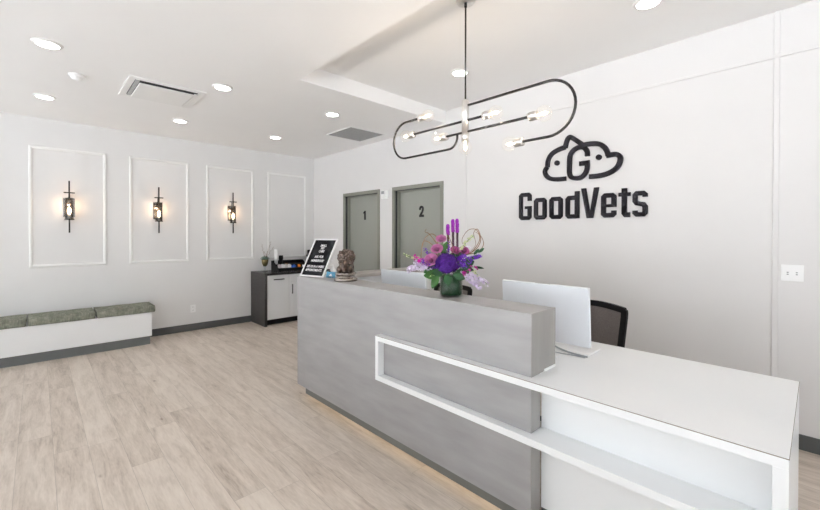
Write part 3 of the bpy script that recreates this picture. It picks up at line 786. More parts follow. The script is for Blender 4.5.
# white dock/tray under the right monitor and cables
t = thing('tray_stand', 'flat white plastic tray on the worktop at the right monitor foot', 'tray', (5.70, -1.43, ZT))
bx('tray_body', (-.10, .100, -.11, .075, .0005, .012), M['plastic'], t, bevel=.004, rot=(0, 0, 0))
bx('tray_foot', (-.09, .09, -.10, -.095, .0, .0006), M['greyplastic'], t)
def cable(pts, r, label, m='cable'):
    bm = bmesh.new(); tube(bm, smooth_path(pts, 8), r, 6); o = obj('monitor_cable', bm, M[m]); tag(o, label, 'cable', 'cables on the worktop')
cable([(5.45, -1.40, ZT + .02), (5.53, -1.47, ZT + .022), (5.60, -1.53, ZT + .016), (5.70, -1.555, ZT + .006), (5.805, -1.565, ZT + .005)], .005, 'thick grey cable ending at the right monitor foot')
cable([(5.40, -1.55, ZT + .004), (5.55, -1.60, ZT + .004), (5.66, -1.60, ZT + .004), (5.74, -1.585, ZT + .004), (5.80, -1.585, ZT + .004)], .003, 'thin grey cable curving over the worktop beside the grey ledge end')
cable([(5.42, -1.50, ZT + .004), (5.58, -1.66, ZT + .004), (5.68, -1.68, ZT + .004), (5.60, -1.72, ZT + .004), (5.45, -1.74, ZT + .004)], .0025, 'white looping cable behind the grey ledge end', 'plastic')
bm = bmesh.new()
for k in range(3): box(bm, -.10 + .01 * k, .10 + .01 * k, -.13, .13, .0005 + .0008 * k, .0012 + .0008 * k)
tag(obj('paper_sheets', bm, M['paperr'], loc=(5.47, -1.66, ZT), rot=(0, 0, .3)), 'rust coloured papers on the worktop behind the grey ledge end', 'papers')

# ------------------------------------------------------------------ office chairs
def office_chair():
    t = thing('office_chair', '', 'office chair', group='black mesh office chairs behind the desk')
    # local: faces -y (towards the desk); backrest at +y
    bm = bmesh.new()
    W2, z0, z1, r = .245, .53, .965, .045
    def yb(z): return .235 + .05 * ((z - .53) / .43) ** 1.2
    pts = []
    for (x, z) in ((-W2 + .03, z0), (-W2 + .01, .60), (-W2, .75), (-W2 - .004, z1 - r), (-W2 + r * .3, z1 - r * .3), (-W2 + r, z1), (0, z1 + .012), (W2 - r, z1), (W2 - r * .3, z1 - r * .3), (W2 + .004, z1 - r), (W2, .75), (W2 - .01, .60), (W2 - .03, z0), (0, z0 - .01), (-W2 + .03, z0)):
        pts.append((x, yb(max(z, .53)) + .035 * (1 - (x / W2) ** 2) * .6, z))
    sp = smooth_path(pts, 5)
    # flat band frame
    n = len(sp)
    ring = []
    for i, p in enumerate(sp):
        c = V((0, yb(max(min(p.z, z1), .53)), (z0 + z1) / 2)); d = (V((0 if abs(p.x) < .05 else 0, p.y, c.z)) - p)
        tg = (sp[min(i + 1, n - 1)] - sp[max(i - 1, 0)]).normalized(); inn = V((0, 1, 0)).cross(tg).normalized()
        if inn.dot(V((0, p.y, c.z)) - p) < 0: inn = -inn
        ring.append([bm.verts.new(q) for q in (p + V((0, -.012, 0)), p + V((0, .012, 0)), p + inn * .044 + V((0, .010, 0)), p + inn * .044 + V((0, -.010, 0)))])
    for i in range(n - 1):
        for k in range(4): bm.faces.new((ring[i][k], ring[i][(k + 1) % 4], ring[i + 1][(k + 1) % 4], ring[i + 1][k]))
    obj('back_frame', bm, M['black'], t, bevel=.002)
    bm = bmesh.new(); nx, nz = 10, 8; G = []
    for j in range(nz + 1):
        z = z0 + .01 + (z1 - z0 - .02) * j / nz; row = []
        for i in range(nx + 1):
            x = (-1 + 2 * i / nx) * (W2 - .02); row.append((x, yb(z) + .035 * (1 - (x / W2) ** 2) * .6, z))
        G.append(row)
    F = [[bm.verts.new((x, y - .0015, z)) for x, y, z in r] for r in G]; B = [[bm.verts.new((x, y + .0015, z)) for x, y, z in r] for r in G]
    for j in range(nz):
        for i in range(nx):
            for Q, fl in ((F, 0), (B, 1)):
                f = bm.faces.new((Q[j][i], Q[j][i + 1], Q[j + 1][i + 1], Q[j + 1][i])); f.smooth = True
    obj('back_mesh', bm, M['mesh'], t)
    bm = bmesh.new(); box(bm, -.24, .24, -.25, .21, .44, .51); bmesh.ops.bevel(bm, geom=bm.edges[:], offset=.028, segments=3, affect='EDGES'); obj('seat', bm, M['black'], t)
    bm = bmesh.new(); tube(bm, smooth_path([(0, .02, .425), (0, .20, .43), (0, .285, .50), (0, .278, .60)], 5), .018, 8); obj('back_bracket', bm, M['black'], t)
    for s in (-1, 1):
        bm = bmesh.new(); tube(bm, [(s * .20, .05, .432), (s * .27, .05, .45), (s * .285, .05, .66)], .012, 8); box(bm, s * .285 - .035, s * .285 + .035, -.10, .14, .66, .685); obj('armrest', bm, M['black'], t)
    bm = bmesh.new(); box(bm, -.21, .21, -.12, .14, .420, .440); lathe(bm, [(0, .10), (.03, .10), (.03, .25), (.018, .25), (.018, .42), (0, .42)], seg=16); obj('gas_column', bm, M['black'], t)
    for k in range(5):
        a = k * 2 * PI / 5 + .3; d = V((math.cos(a), math.sin(a), 0))
        bm = bmesh.new(); tube(bm, [V((0, 0, .12)), d * .15 + V((0, 0, .105)), d * .30 + V((0, 0, .08))], .02, 8, radii=[.03, .022, .016])
        l = obj('base_leg', bm, M['black'], t)
        bm = bmesh.new(); s, u = frame_of(d)
        for q in (-1, 1): lathe(bm, [(0, -.009), (.028, -.009), (.028, .009), (0, .009)], d * .30 + s * .016 * q + V((0, 0, .028)), 16, s)
        tube(bm, [d * .30 + V((0, 0, .04)), d * .30 + V((0, 0, .08))], .008, 6)
        obj('caster', bm, M['black'], l)
    return t
ch = office_chair(); ch.location = (5.443, -.945, 0); ch.rotation_euler = (0, 0, -.30)
ch['label'] = 'black mesh office chair at right, its back above the white worktop beside the monitor'
c2 = copy_tree(ch); c2.location = (4.055, -.96, 0); c2.rotation_euler = (0, 0, .02)
c2['label'] = 'black mesh office chair at left, its back peeking out behind the green vase'

# ------------------------------------------------------------------ flowers
VX, VY = 5.090, -1.930
t = thing('glass_vase', 'cylindrical glass vase lined with green leaves on the desk ledge', 'vase', (VX, VY, LZ))
bm = bmesh.new(); lathe(bm, [(0, .0), (.073, .0), (.075, .003), (.075, .146), (.072, .146), (.071, .010), (0, .008)], seg=44); obj('glass', bm, M['glass'], t)
bm = bmesh.new(); lathe(bm, [(0, .012), (.0685, .012), (.0685, .134), (0, .134)], seg=44)
for k in range(9):
    a = k * .72; 
    for j in range(8):
        pass
obj('leaf_lining', bm, M['leafl'], t)
bm = bmesh.new()
for k in range(7):
    a0 = k * .9; n = 8
    for j in range(n):
        za, zb = .012 + .115 * j / n, .012 + .115 * (j + 1) / n
        wa = .42 * math.sin(PI * (j + .02) / n) ** .7 + .02; wb = .42 * math.sin(PI * min(.999, (j + 1) / n)) ** .7 + .02
        def q(a, z, r=.0697): return bm.verts.new((r * math.cos(a), r * math.sin(a), z))
        sk = .5 * j / n; sk2 = .5 * (j + 1) / n
        bm.faces.new((q(a0 - wa + sk, za), q(a0 + wa + sk, za), q(a0 + wb + sk2, zb), q(a0 - wb + sk2, zb)))
obj('wrapped_leaves', bm, M['leafd'], t)

RD = random.Random(5)
def floret(bm, c, n, r, petals=5, cup=.25):
    n = n.normalized(); a, b = frame_of(n); ph = RD.random() * 6
    for k in range(petals):
        t0 = ph + 2 * PI * k / petals; d = a * math.cos(t0) + b * math.sin(t0); s = n.cross(d); w = r * 1.9 / petals
        p = [c, c + d * r * .55 + s * w + n * r * cup * .5, c + d * r + n * r * cup, c + d * r * .55 - s * w + n * r * cup * .5]
        vs = [bm.verts.new(x) for x in p]; bm.faces.new(vs)
def leafy(bm, base, d, ln, w, droop=.3, upv=V((0, 0, 1))):
    d = d.normalized(); s = d.cross(upv); s = s.normalized() if s.length > .01 else V((1, 0, 0)); n = 7; rows = []
    for i in range(n + 1):
        f = i / n; c = base + d * ln * f - V((0, 0, 1)) * droop * ln * f * f; ww = w * math.sin(PI * min(.995, f * .92 + .06)) ** .8
        up_ = s.cross(d).normalized() * ww * .25
        rows.append([bm.verts.new(c - s * ww + up_), bm.verts.new(c), bm.verts.new(c + s * ww + up_)])
    for i in range(n):
        for k in range(2):
            f = bm.faces.new((rows[i][k], rows[i][k + 1], rows[i + 1][k + 1], rows[i + 1][k])); f.smooth = True
VC = V((VX, VY, LZ))
def base_pt(p): 
    d = V((p.x, p.y, 0)); 
    if d.length > .035: d = d.normalized() * .035
    return V((d.x, d.y, .118))
# view basis used only to lay the bouquet out: right (r) runs along the photo, back runs away
RV = V((.691, -.723, 0)); RV = V((math.cos(.8084), math.sin(.8084) * -1, 0)); RV = V((math.cos(-.8084 * -1), 0, 0)) if False else V((.6906, .7232, 0)); FV = V((-.7232, .6906, 0))
PXM = 390 / 2.52
def at(px, py, depth=0.0):
    """bouquet-local point: px,py measured from the vase foot centre (449,295), depth in metres behind the axis"""
    s = (2.52 + depth) / 2.52
    return RV * ((px - 451.5) / PXM * s) + V((0, 0, (295 - py) / PXM * s)) + FV * depth
def flower(name, label, group, p, mstem='stem', cat='flower'):
    tt = thing(name, label, cat, VC, group=group)
    b = base_pt(p); mid = b.lerp(p, .5) + V((0, 0, .02))
    bm = bmesh.new(); tube(bm, smooth_path([b, mid, p], 5), .0028, 6); obj('stem', bm, M[mstem], tt)
    return tt
def rose(px, py, r, m, label, depth=0.0):
    p = at(px, py, depth); tt = flower('rose', label, 'roses in the vase', p)
    ax = (p - V((0, 0, .12))).normalized() * .5 + (-FV) * .75 + V((0, 0, .35)); ax.normalize(); a, b = frame_of(ax)
    bm = bmesh.new()
    k = 0
    for ly, (n, rr, hh, op) in enumerate(((3, .28, .55, -.1), (4, .45, .60, .05), (5, .66, .55, .22), (6, .86, .42, .45), (7, 1.0, .25, .8))):
        for i in range(n):
            t0 = 2 * PI * i / n + ly * .5 + RD.uniform(-.1, .1); wd = 2 * PI / n * .72; G = []
            for j in range(4):
                row = []; f = j / 3
                for q in range(5):
                    g = (q - 2) / 2; ang = t0 + g * wd * (.55 + .45 * f)
                    rad = r * rr * (.35 + .65 * f + op * f * f * .25 * (1 - .3 * g * g)); h = r * (-.45 + (hh + .45) * f - .22 * g * g * f - op * .25 * f * f)
                    row.append(bm.verts.new(p + (a * math.cos(ang) + b * math.sin(ang)) * rad + ax * h))
                G.append(row)
            for j in range(3):
                for q in range(4): f_ = bm.faces.new((G[j][q], G[j][q + 1], G[j + 1][q + 1], G[j + 1][q])); f_.smooth = True
    ball(bm, p - ax * r * .1, r * .30, 10)
    obj('bloom', bm, m, tt)
    bm = bmesh.new()
    for k in range(5):
        t0 = 2 * PI * k / 5; leafy(bm, p - ax * r * .5, a * math.cos(t0) + b * math.sin(t0) - ax * .1, r * .9, r * .16, 0)
    obj('sepals', bm, M['stem'], tt)
rose(441.5, 238, .030, M['rose'], 'pink rose standing highest in the bouquet, left of the magenta spikes', .0)
rose(437, 247.5, .034, M['rose'], 'pink rose directly below the highest one', -.02)
rose(430.5, 258, .040, M['rose'], 'large pink rose at left of the violet hydrangea', -.04)
rose(426, 263, .026, M['rose'], 'small pink rose at the lower left edge, next to the largest rose', -.02)
rose(455.5, 249, .028, M['rosem'], 'deep pink rose below the magenta spikes', -.01)
rose(464.5, 249.5, .030, M['rosem'], 'mauve rose right of the magenta spikes', .0)
# hydrangea
p = at(446, 262, -.055); tt = flower('hydrangea', 'large violet hydrangea head at the centre of the bouquet', None, p)
bm = bmesh.new(); R = .070
for k in range(330):
    a = k * 2.39996; u = 1 - 1.75 * (k + .5) / 330; rr = math.sqrt(max(0, 1 - u * u)); d = V((rr * math.cos(a), rr * math.sin(a), u))
    floret(bm, p + V((d.x, d.y, d.z * .92)) * R * RD.uniform(.9, 1.05), d + V((RD.uniform(-.3, .3), RD.uniform(-.3, .3), RD.uniform(-.3, .3))), RD.uniform(.010, .014), 4, .15)
ball(bm, p, R * .86, 20)
obj('bloom', bm, M['hyd'], tt)
# liatris spikes
for px, py0, py1, lb in ((453.2, 219.5, 246, 'tallest magenta liatris spike, middle of the three'), (457.4, 219, 248, 'magenta liatris spike, right one of the three'), (448.2, 224.5, 246, 'shorter magenta liatris spike, left one of the three')):
    pt = at(px, py0, .01); pb = at(px + .6, py1 + 14, .01); pm = at(px + .3, (py0 * .55 + py1 * .45), .01)
    tt = flower('liatris', lb, 'magenta liatris spikes', pb)
    def fuzz(pa, pb_, m, r, nm):
        bm = bmesh.new(); d = (pb_ - pa); n = int(d.length / .0035); u = d.normalized(); a, b = frame_of(u); tube(bm, [pa, pb_], .004, 6)
        for k in range(n):
            c = pa + d * k / n; f = k / n
            for j in range(5):
                an = k * 2.4 + j * 1.257; dr = (a * math.cos(an) + b * math.sin(an)); floret(bm, c + dr * r * .35, dr + u * .5, r * (1.0 if nm == 'flower_spike' and f < .9 else .8), 4, .9)
        obj(nm, bm, m, tt)
    fuzz(pm, pt, M['liat'], .0085, 'flower_spike')
    fuzz(at(px + .5, py1 + 6, .01), pm, M['liad'], .0065, 'dark_spike')
# racemes
def raceme(name, label, group, pts, m, r, n, petals=5, spread=.5, centre=None, thick=1.0):
    P = smooth_path([at(*q) for q in pts], 8); tt = flower(name, label, group, P[0])
    bm = bmesh.new(); tube(bm, P, .002, 5); obj('flower_stem', bm, M['stem'], tt)
    bm = bmesh.new()
    for k in range(n):
        f = k / max(1, n - 1); i = min(len(P) - 2, int(f * (len(P) - 1))); c = P[i].lerp(P[i + 1], RD.random())
        d = V((RD.gauss(0, 1), RD.gauss(0, 1), RD.gauss(0, 1))).normalized(); d = (d - FV * .35).normalized()
        floret(bm, c + d * r * spread * thick, d, r * (1 - .45 * f) * RD.uniform(.8, 1.15), petals, .35)
        floret(bm, c + d * r * spread * thick * 1.05, d, r * .55 * (1 - .45 * f), petals, .7)
    obj('florets', bm, m, tt)
    if centre:
        bm = bmesh.new()
        for k in range(max(4, n // 3)):
            f = k / max(1, n // 3); c = P[min(len(P) - 1, int(f * (len(P) - 1)))] + V((RD.gauss(0, .3), RD.gauss(0, .3), RD.gauss(0, .3))) * r
            ball(bm, c, r * .22, 6)
        obj('buds', bm, centre, tt)
G1 = 'lilac stock stems'; G2 = 'purple statice sprays'; G3 = 'magenta orchid sprays'; G4 = 'cream bud sprays'
raceme('stock_flower', 'lilac white stock spray reaching lower left over the monitor', G1, [(432, 268, -.02), (422, 266, -.03), (413, 266.5, -.03), (408, 269, -.03)], M['stock'], .017, 80, 5, .9)
raceme('stock_flower', 'second lilac white stock at left, just above the vase leaves', G1, [(430, 264, .0), (422, 261, -.01), (416, 262, -.01)], M['stock'], .016, 50, 5, .9)
raceme('stock_flower', 'lilac white stock spray drooping at lower right of the vase', G1, [(458, 270, -.04), (466, 275, -.06), (473, 280, -.07), (479, 285, -.07)], M['stock'], .017, 90, 5, .9)
raceme('stock_flower', 'lilac white stock reaching farthest right', G1, [(464, 272, -.02), (474, 275.5, -.03), (482, 279, -.03), (487, 283, -.02)], M['stock'], .016, 60, 5, .9)
raceme('statice', 'purple statice spray at far right below the willow loop', G2, [(458, 258, -.02), (467, 258, -.03), (475, 256, -.03), (480, 254, -.03)], M['stat'], .010, 70, 5, 1.3)
raceme('statice', 'purple statice right beside the hydrangea', G2, [(456, 264, -.05), (461, 262, -.06), (465, 265, -.06)], M['stat'], .010, 50, 5, 1.5)
raceme('statice', 'purple statice between hydrangea and mauve rose', G2, [(459, 257, -.03), (463, 255, -.04), (470, 261, -.04)], M['stat'], .010, 60, 5, 1.6)
raceme('statice', 'purple statice at the left edge of the roses', G2, [(432, 257, .0), (428, 251, .0), (425, 249, .0)], M['stat'], .009, 36, 5, 1.2)
raceme('statice', 'purple statice at lower left under the pink roses', G2, [(434, 266, -.03), (428, 263, -.05), (422, 259, -.05)], M['stat'], .009, 44, 5, 1.3)
raceme('statice', 'purple statice tuft just left of the magenta spikes', G2, [(448, 252, .0), (449, 246, .0), (449, 240, .0)], M['stat'], .008, 30, 5, 1.1)
raceme('orchid_spray', 'magenta orchid spray at upper left of the bouquet', G3, [(424, 260, -.01), (418, 259, -.02), (414, 254, -.02)], M['orch'], .017, 13, 5, .7)
raceme('orchid_spray', 'magenta orchid spray at right above the lilac stock', G3, [(458, 268, -.05), (463, 272, -.06), (468, 268.5, -.06)], M['orch'], .017, 14, 5, .7)
raceme('orchid_spray', 'small magenta orchid bud farthest right', G3, [(470, 266, -.02), (475, 266, -.02), (478, 268, -.02)], M['orch'], .011, 7, 5, .6)
raceme('bud_spray', 'cream bud spray pointing far left', G4, [(420, 257, .0), (412, 256.5, .0), (404, 253.5, .0)], M['cream'], .009, 26, 4, .8, M['cream'])
raceme('bud_spray', 'cream white spray rising right of the mauve rose', G4, [(461, 249, .0), (467, 241, .0), (474, 235, .0)], M['cream'], .011, 34, 5, .9, M['cream'])
raceme('bud_spray', 'cream bud spray among the right lilac stock', G4, [(467, 268, -.01), (474, 270, -.02), (479, 276, -.02)], M['cream'], .011, 30, 5, .9, M['cream'])
raceme('bud_spray', 'cream filler blossom low at left beside the green leaf', G4, [(436, 274, -.05), (431, 273, -.07), (428, 275, -.07)], M['cream'], .008, 14, 5, .9, M['cream'])
raceme('bud_spray', 'cream blossom between mauve rose and right willow loop', G4, [(462, 250, .02), (466, 247, .02), (471, 248, .02)], M['stock'], .010, 20, 5, .9, M['cream'])
# foliage stems
def leaves(label, items, m, tgt):
    tt = flower('foliage_stem', label, 'leafy stems in the vase', at(*tgt), cat='leaves')
    for (px, py, dp, dx, dy, dd, ln, w, dr) in items:
        bm = bmesh.new(); leafy(bm, at(px, py, dp), RV * dx + V((0, 0, -dy)) + FV * dd, ln, w, dr, -FV); obj('leaf', bm, m, tt)
leaves('broad green leaf hanging over the vase rim at left', [(441, 272, -.06, -1, -.05, -.2, .115, .032, .1), (437, 273, -.07, -.5, .9, -.1, .075, .024, .2)], M['leafg'], (440, 272, -.05))
leaves('dark green leaves under the hydrangea', [(446, 272, -.08, .1, .6, -.3, .06, .026, .2), (452, 272, -.08, .9, .1, -.2, .075, .026, .2), (443, 270, -.08, -.9, -.2, -.2, .08, .026, .2), (456, 270, -.06, 1, -.2, 0, .08, .022, .2), (436, 266, -.04, -1, .1, 0, .08, .022, .3)], M['leafd'], (448, 270, -.05))
leaves('mid green leaves between the roses', [(446, 256, .01, -.3, -1, 0, .08, .020, .1), (444, 250, .0, .4, -1, 0, .07, .018, .1), (460, 256, .0, .5, -1, 0, .06, .016, .1), (470, 258, .0, 1, -.3, 0, .08, .014, .1), (424, 262, .0, -1, -.4, 0, .06, .014, .2)], M['leafg'], (446, 254, .01))
leaves('fine dark leaves at the right edge of the bouquet', [(474, 266, -.01, 1, .1, 0, .065, .008, .05), (478, 252, .0, 1, -.7, 0, .05, .010, 0), (474, 254, .0, .8, -.9, 0, .05, .010, 0), (462, 266, -.05, 1, .1, -.2, .07, .016, .1)], M['leafd'], (466, 262, .0))
leaves('broad dark leaves behind the blooms', [(440, 266, .04, -1, -.5, .2, .11, .034, .1), (452, 266, .05, .2, -1, .4, .10, .034, .1), (460, 266, .03, 1, -.4, .2, .11, .034, .1), (448, 268, .05, -.2, -.6, .8, .10, .04, .1), (456, 262, .05, .6, -1, .3, .08, .03, .1)], M['leafd'], (450, 262, .04))
# curly willow
def willow(label, paths):
    tt = flower('curly_willow', label, 'curly willow twigs', at(*paths[0][0]), 'twig', 'twig')
    for P in paths:
        bm = bmesh.new(); sp = smooth_path([at(*q) for q in P], 8); n = len(sp); tube(bm, sp, .002, 6, radii=[.0034 - .0022 * i / n for i in range(n)]); obj('twig', bm, M['twig'], tt)
willow('curly willow arching in a loop at upper left', [[(440, 262, .02), (434, 246, .02), (425, 241, .02), (422, 249, .0), (422, 258, -.01)], [(440, 262, .02), (438, 240, .02), (433, 234, .02), (426, 237, .0), (423, 245, .0), (421, 256, .0)], [(438, 244, .02), (430, 234, .02), (426, 232, .02), (427, 229, .02)]])
willow('curly willow looping in a ring at upper right', [[(462, 256, .02), (472, 252, .02), (480, 240, .02), (477, 230, .02), (469, 230, .02), (463, 238, .02), (463, 244, .02)], [(462, 256, .02), (475, 250, .01), (481, 240, .01), (478, 229, .01), (474, 233, .01), (476, 244, .01), (470, 252, .01)], [(460, 256, .03), (478, 252, .03), (484, 245, .03), (482, 237, .03), (476, 232, .03)]])
willow('thin upright willow twigs behind the hydrangea', [[(446, 262, .0), (448, 250, .0), (449, 240, -.01), (447, 232, -.01)], [(448, 262, .0), (452, 252, -.02), (453, 246, -.02), (449, 236, -.02)]])

# ------------------------------------------------------------------ chandelier
CX, CY = 5.041, -1.725
t = thing('chandelier', 'black looped pipe chandelier with seven clear globe bulbs over the desk', 'chandelier', (CX, CY, ZR))
def CH(o):
    for v in o.data.vertices: v.co -= V((CX, CY, ZR))
    o.parent = t; return o
bm = bmesh.new(); lathe(bm, [(0, 0), (.066, 0), (.066, -.012), (.060, -.020), (.012, -.022), (0, -.022)], (CX, CY, ZR), 36); CH(obj('canopy', bm, M['nickel']))
bm = bmesh.new(); lathe(bm, [(.0, -.020), (.010, -.020), (.010, -.05), (.0, -.05)], (CX, CY, ZR), 14); tube(bm, [(CX, CY, ZR - .02), (CX, CY, 2.41)], .006, 10); CH(obj('down_rod', bm, M['blackm']))
bm = bmesh.new(); lathe(bm, [(0, 2.420), (.022, 2.420), (.0245, 2.415), (.0245, 2.185), (0, 2.185)], (CX, CY, 0), 24); CH(obj('centre_column', bm, M['nickel']))
pr = .0082
def pipe(pts, nm='pipe_arm', n=1): 
    bm = bmesh.new(); tube(bm, pts, pr, 10); return CH(obj(nm, bm, M['blackm']))
def arc(cx, cz, r, a0, a1, n=18, sx=1.0): return [(cx + sx * r * math.cos(a0 + (a1 - a0) * k / n), CY, cz + r * math.sin(a0 + (a1 - a0) * k / n)) for k in range(n + 1)]
# right loop
zt, zb = 2.381, 2.062; rr = (zt - zb) / 2; zc = (zt + zb) / 2; xr = 5.640
pipe([(CX, CY, zt)] + arc(xr, zc, rr, PI / 2, -PI / 2) + [(5.475, CY, zb)])
# left loop
zt2, zb2 = 2.391, 2.107; r2 = (zt2 - zb2) / 2; zc2 = (zt2 + zb2) / 2; xl = 4.440
pipe([(4.600, CY, zt2)] + arc(xl, zc2, r2, PI / 2, 3 * PI / 2) + [(4.885, CY, zb2)] + arc(4.895, zb2 + .075, .075, -PI / 2, 0, 8)[1:] + [(4.970, CY, 2.200)])
pipe([(4.53, CY, 2.280), (5.20, CY, 2.280)])
pipe([(4.865, CY, 2.202), (5.53, CY, 2.202)])
def bulb(p, d):
    """socket at p pointing along d, globe beyond"""
    p = V(p); d = V(d)
    bm = bmesh.new(); lathe(bm, [(0, -.004), (.024, -.004), (.0265, 0), (.0265, .050), (.022, .050), (.022, .044), (0, .044)], p, 20, d); s = CH(obj('lamp_socket', bm, M['nickel']))
    R = .047; c = p + d * (.048 + R * .93)
    bm = bmesh.new(); prof = [(.014, .042)] + [(R * math.sin(a), .048 + R * .93 - R * math.cos(a)) for a in [.32 + (PI - .32) * k / 14 for k in range(14)]] + [(0, .048 + R * 1.93)]
    lathe(bm, prof, p, 28, d); g = CH(obj('globe_bulb', bm, M['globe']))
    bm = bmesh.new(); lathe(bm, [(0, .045), (.005, .05), (.005, .066), (.009, .078), (.010, .095), (.006, .108), (0, .112)], p, 14, d); f = obj('filament', bm, M['fil'])
    for v in f.data.vertices: v.co -= V((CX, CY, ZR))
    f.parent = g
    child_light('bulb_light', t, c + d * .032 - V((CX, CY, ZR)), 1.5, (1, .84, .66), .006)
bulb((5.520, CY, zb), (-1, 0, 0)) if False else bulb((5.478, CY, zb), (-1, 0, 0))
bulb((4.598, CY, zt2), (1, 0, 0))
bulb((4.535, CY, 2.280), (-1, 0, 0))
bulb((5.195, CY, 2.280), (1, 0, 0))
bulb((4.870, CY, 2.203), (-1, 0, 0))
bulb((5.525, CY, 2.202), (1, 0, 0))
bulb((CX, CY, 2.186), (0, 0, -1))

# ------------------------------------------------------------------ wall sign
WY0, WY1 = -.022, -.002
Z0, ZX, ZP = 1.660, 1.883, 1.948
def letter(name, fn, label):
    bm = bmesh.new(); fn(bm); o = obj(name, bm, M['sign'], bevel=.0015); return tag(o, label, 'sign letter', 'raised letters of the wall sign')
def loop(bm, x0, x1, z0, z1, w, c=.022, opens=None):
    h = w / 2; a0, a1, b0, b1 = x0 + h, x1 - h, z0 + h, z1 - h
    return a0, a1, b0, b1, c
def P2(*p): return list(p)
sw = .043
def cornered(x0, x1, z0, z1, w, c=.016):
    a0, a1, b0, b1 = x0 + w / 2, x1 - w / 2, z0 + w * .42, z1 - w * .42
    return a0, a1, b0, b1
def gl_G(bm):
    a0, a1, b0, b1 = cornered(4.441, 4.587, Z0, ZP, sw); c = .014
    ribbon(bm, P2((a1, 1.862), (a1, b1 - c), (a1 - c, b1), (a0 + c, b1), (a0, b1 - c), (a0, b0 + c), (a0 + c, b0), (a1 - c, b0), (a1, b0 + c), (a1, 1.806)), sw, WY0, WY1)
    box(bm, 4.512, a1 + sw / 2, WY0 - .0008, WY1, 1.776, 1.806)
def gl_o(x0, x1):
    def f(bm):
        a0, a1, b0, b1 = cornered(x0, x1, Z0, ZX, sw + .003); c = .014; m = (a0 + a1) / 2
        ribbon(bm, P2((m, b1), (a0 + c, b1), (a0, b1 - c), (a0, b0 + c), (a0 + c, b0), (a1 - c, b0), (a1, b0 + c), (a1, b1 - c), (a1 - c, b1), (m, b1)), sw, WY0, WY1)
    return f
def gl_d(bm):
    gl_o(4.961, 5.100)(bm); box(bm, 5.056, 5.100, WY0 - .0008, WY1, Z0, 1.926)
def gl_V(bm):
    prism(bm, [(5.118, ZP), (5.164, ZP), (5.203, 1.715), (5.239, ZP), (5.286, ZP), (5.232, Z0 - .002), (5.172, Z0 - .002)], WY0, WY1, 'y')
def gl_e(bm):
    a0, a1, b0, b1 = cornered(5.303, 5.440, Z0, ZX, sw + .004); c = .014
    ribbon(bm, P2((a1, 1.722), (a1, b0 + c), (a1 - c, b0), (a0 + c, b0), (a0, b0 + c), (a0, b1 - c), (a0 + c, b1), (a1 - c, b1), (a1, b1 - c), (a1, 1.756)), sw, WY0, WY1)
    box(bm, a0, a1 + sw / 2, WY0 - .0008, WY1, 1.754, 1.782)
def gl_t(bm):
    ribbon(bm, P2((5.505, 1.919), (5.505, 1.695), (5.517, 1.678), (5.553, 1.678)), .044, WY0, WY1)
    box(bm, 5.457, 5.556, WY0 - .0008, WY1, 1.846, 1.880)
def gl_s(bm):
    a0, a1, b0, b1 = cornered(5.571, 5.694, Z0, ZX, sw + .001); c = .014; m = (Z0 + ZX) / 2
    ribbon(bm, P2((a1, 1.830), (a1, b1 - c), (a1 - c, b1), (a0 + c, b1), (a0, b1 - c), (a0, m + .026), (a0 + c, m + .006), (a1 - c, m - .006), (a1, m - .026), (a1, b0 + c), (a1 - c, b0), (a0 + c, b0), (a0, b0 + c), (a0, 1.713)), .040, WY0, WY1)
letter('letter_g', gl_G, 'black raised capital G starting the wall sign')
letter('letter_o', gl_o(4.617, 4.761), 'black raised o right after the G of the wall sign')
letter('letter_o', gl_o(4.791, 4.933), 'black raised o just before the d of the wall sign')
letter('letter_d', gl_d, 'black raised d of the wall sign, before the V')
letter('letter_v', gl_V, 'black raised capital V in the middle of the wall sign')
letter('letter_e', gl_e, 'black raised e right after the V of the wall sign')
letter('letter_t', gl_t, 'black raised t of the wall sign, between e and s')
letter('letter_s', gl_s, 'black raised s ending the wall sign')
t = thing('sign_emblem', 'black outline emblem of cat and dog heads around a G on the wall', 'emblem', (5.1, 0, 2.05))
EMK = [0]
def EM(name, paths, w=.044):
    bm = bmesh.new()
    for p in paths:
        EMK[0] += 1; ribbon(bm, [(q.x, q.y) for q in p], w, WY0 - .0008 * EMK[0], WY1)
    o = obj(name, bm, M['sign'])
    for v in o.data.vertices: v.co -= V((5.1, 0, 2.05))
    o.parent = t
def sm(pts, n=5): return smooth_path([(a, b, 0) for a, b in pts], n)
cat1 = [(4.966, 2.061), (4.878, 2.062), (4.808, 2.075), (4.762, 2.105), (4.741, 2.148), (4.748, 2.178), (4.769, 2.201)]
cat2 = [(4.769, 2.196), (4.772, 2.255), (4.796, 2.308), (4.836, 2.342), (4.899, 2.366), (4.960, 2.378)]
cat3 = [(4.957, 2.368), (4.968, 2.42), (4.985, 2.458), (5.007, 2.469), (5.037, 2.450), (5.096, 2.402), (5.150, 2.355)]
EM('cat_outline', [sm(cat1), sm(cat2), sm(cat3)])
gg = [(5.175, 2.255), (5.173, 2.300), (5.150, 2.336), (5.120, 2.352), (5.080, 2.350), (5.036, 2.328), (5.006, 2.280), (5.000, 2.189), (5.001, 2.113), (5.018, 2.072), (5.059, 2.055), (5.111, 2.055), (5.152, 2.085), (5.174, 2.135), (5.175, 2.205)]
EM('letter_g', [sm(gg), [V((5.197, 2.191)), V((5.100, 2.191))]])
dog = [(5.115, 2.366), (5.170, 2.370), (5.235, 2.366), (5.292, 2.350), (5.335, 2.312), (5.358, 2.268), (5.366, 2.232)]
dog2 = [(5.352, 2.234), (5.421, 2.237), (5.457, 2.222), (5.472, 2.187), (5.455, 2.131), (5.417, 2.093), (5.361, 2.067), (5.284, 2.055), (5.195, 2.056)]
EM('dog_outline', [sm(dog), sm(dog2)])
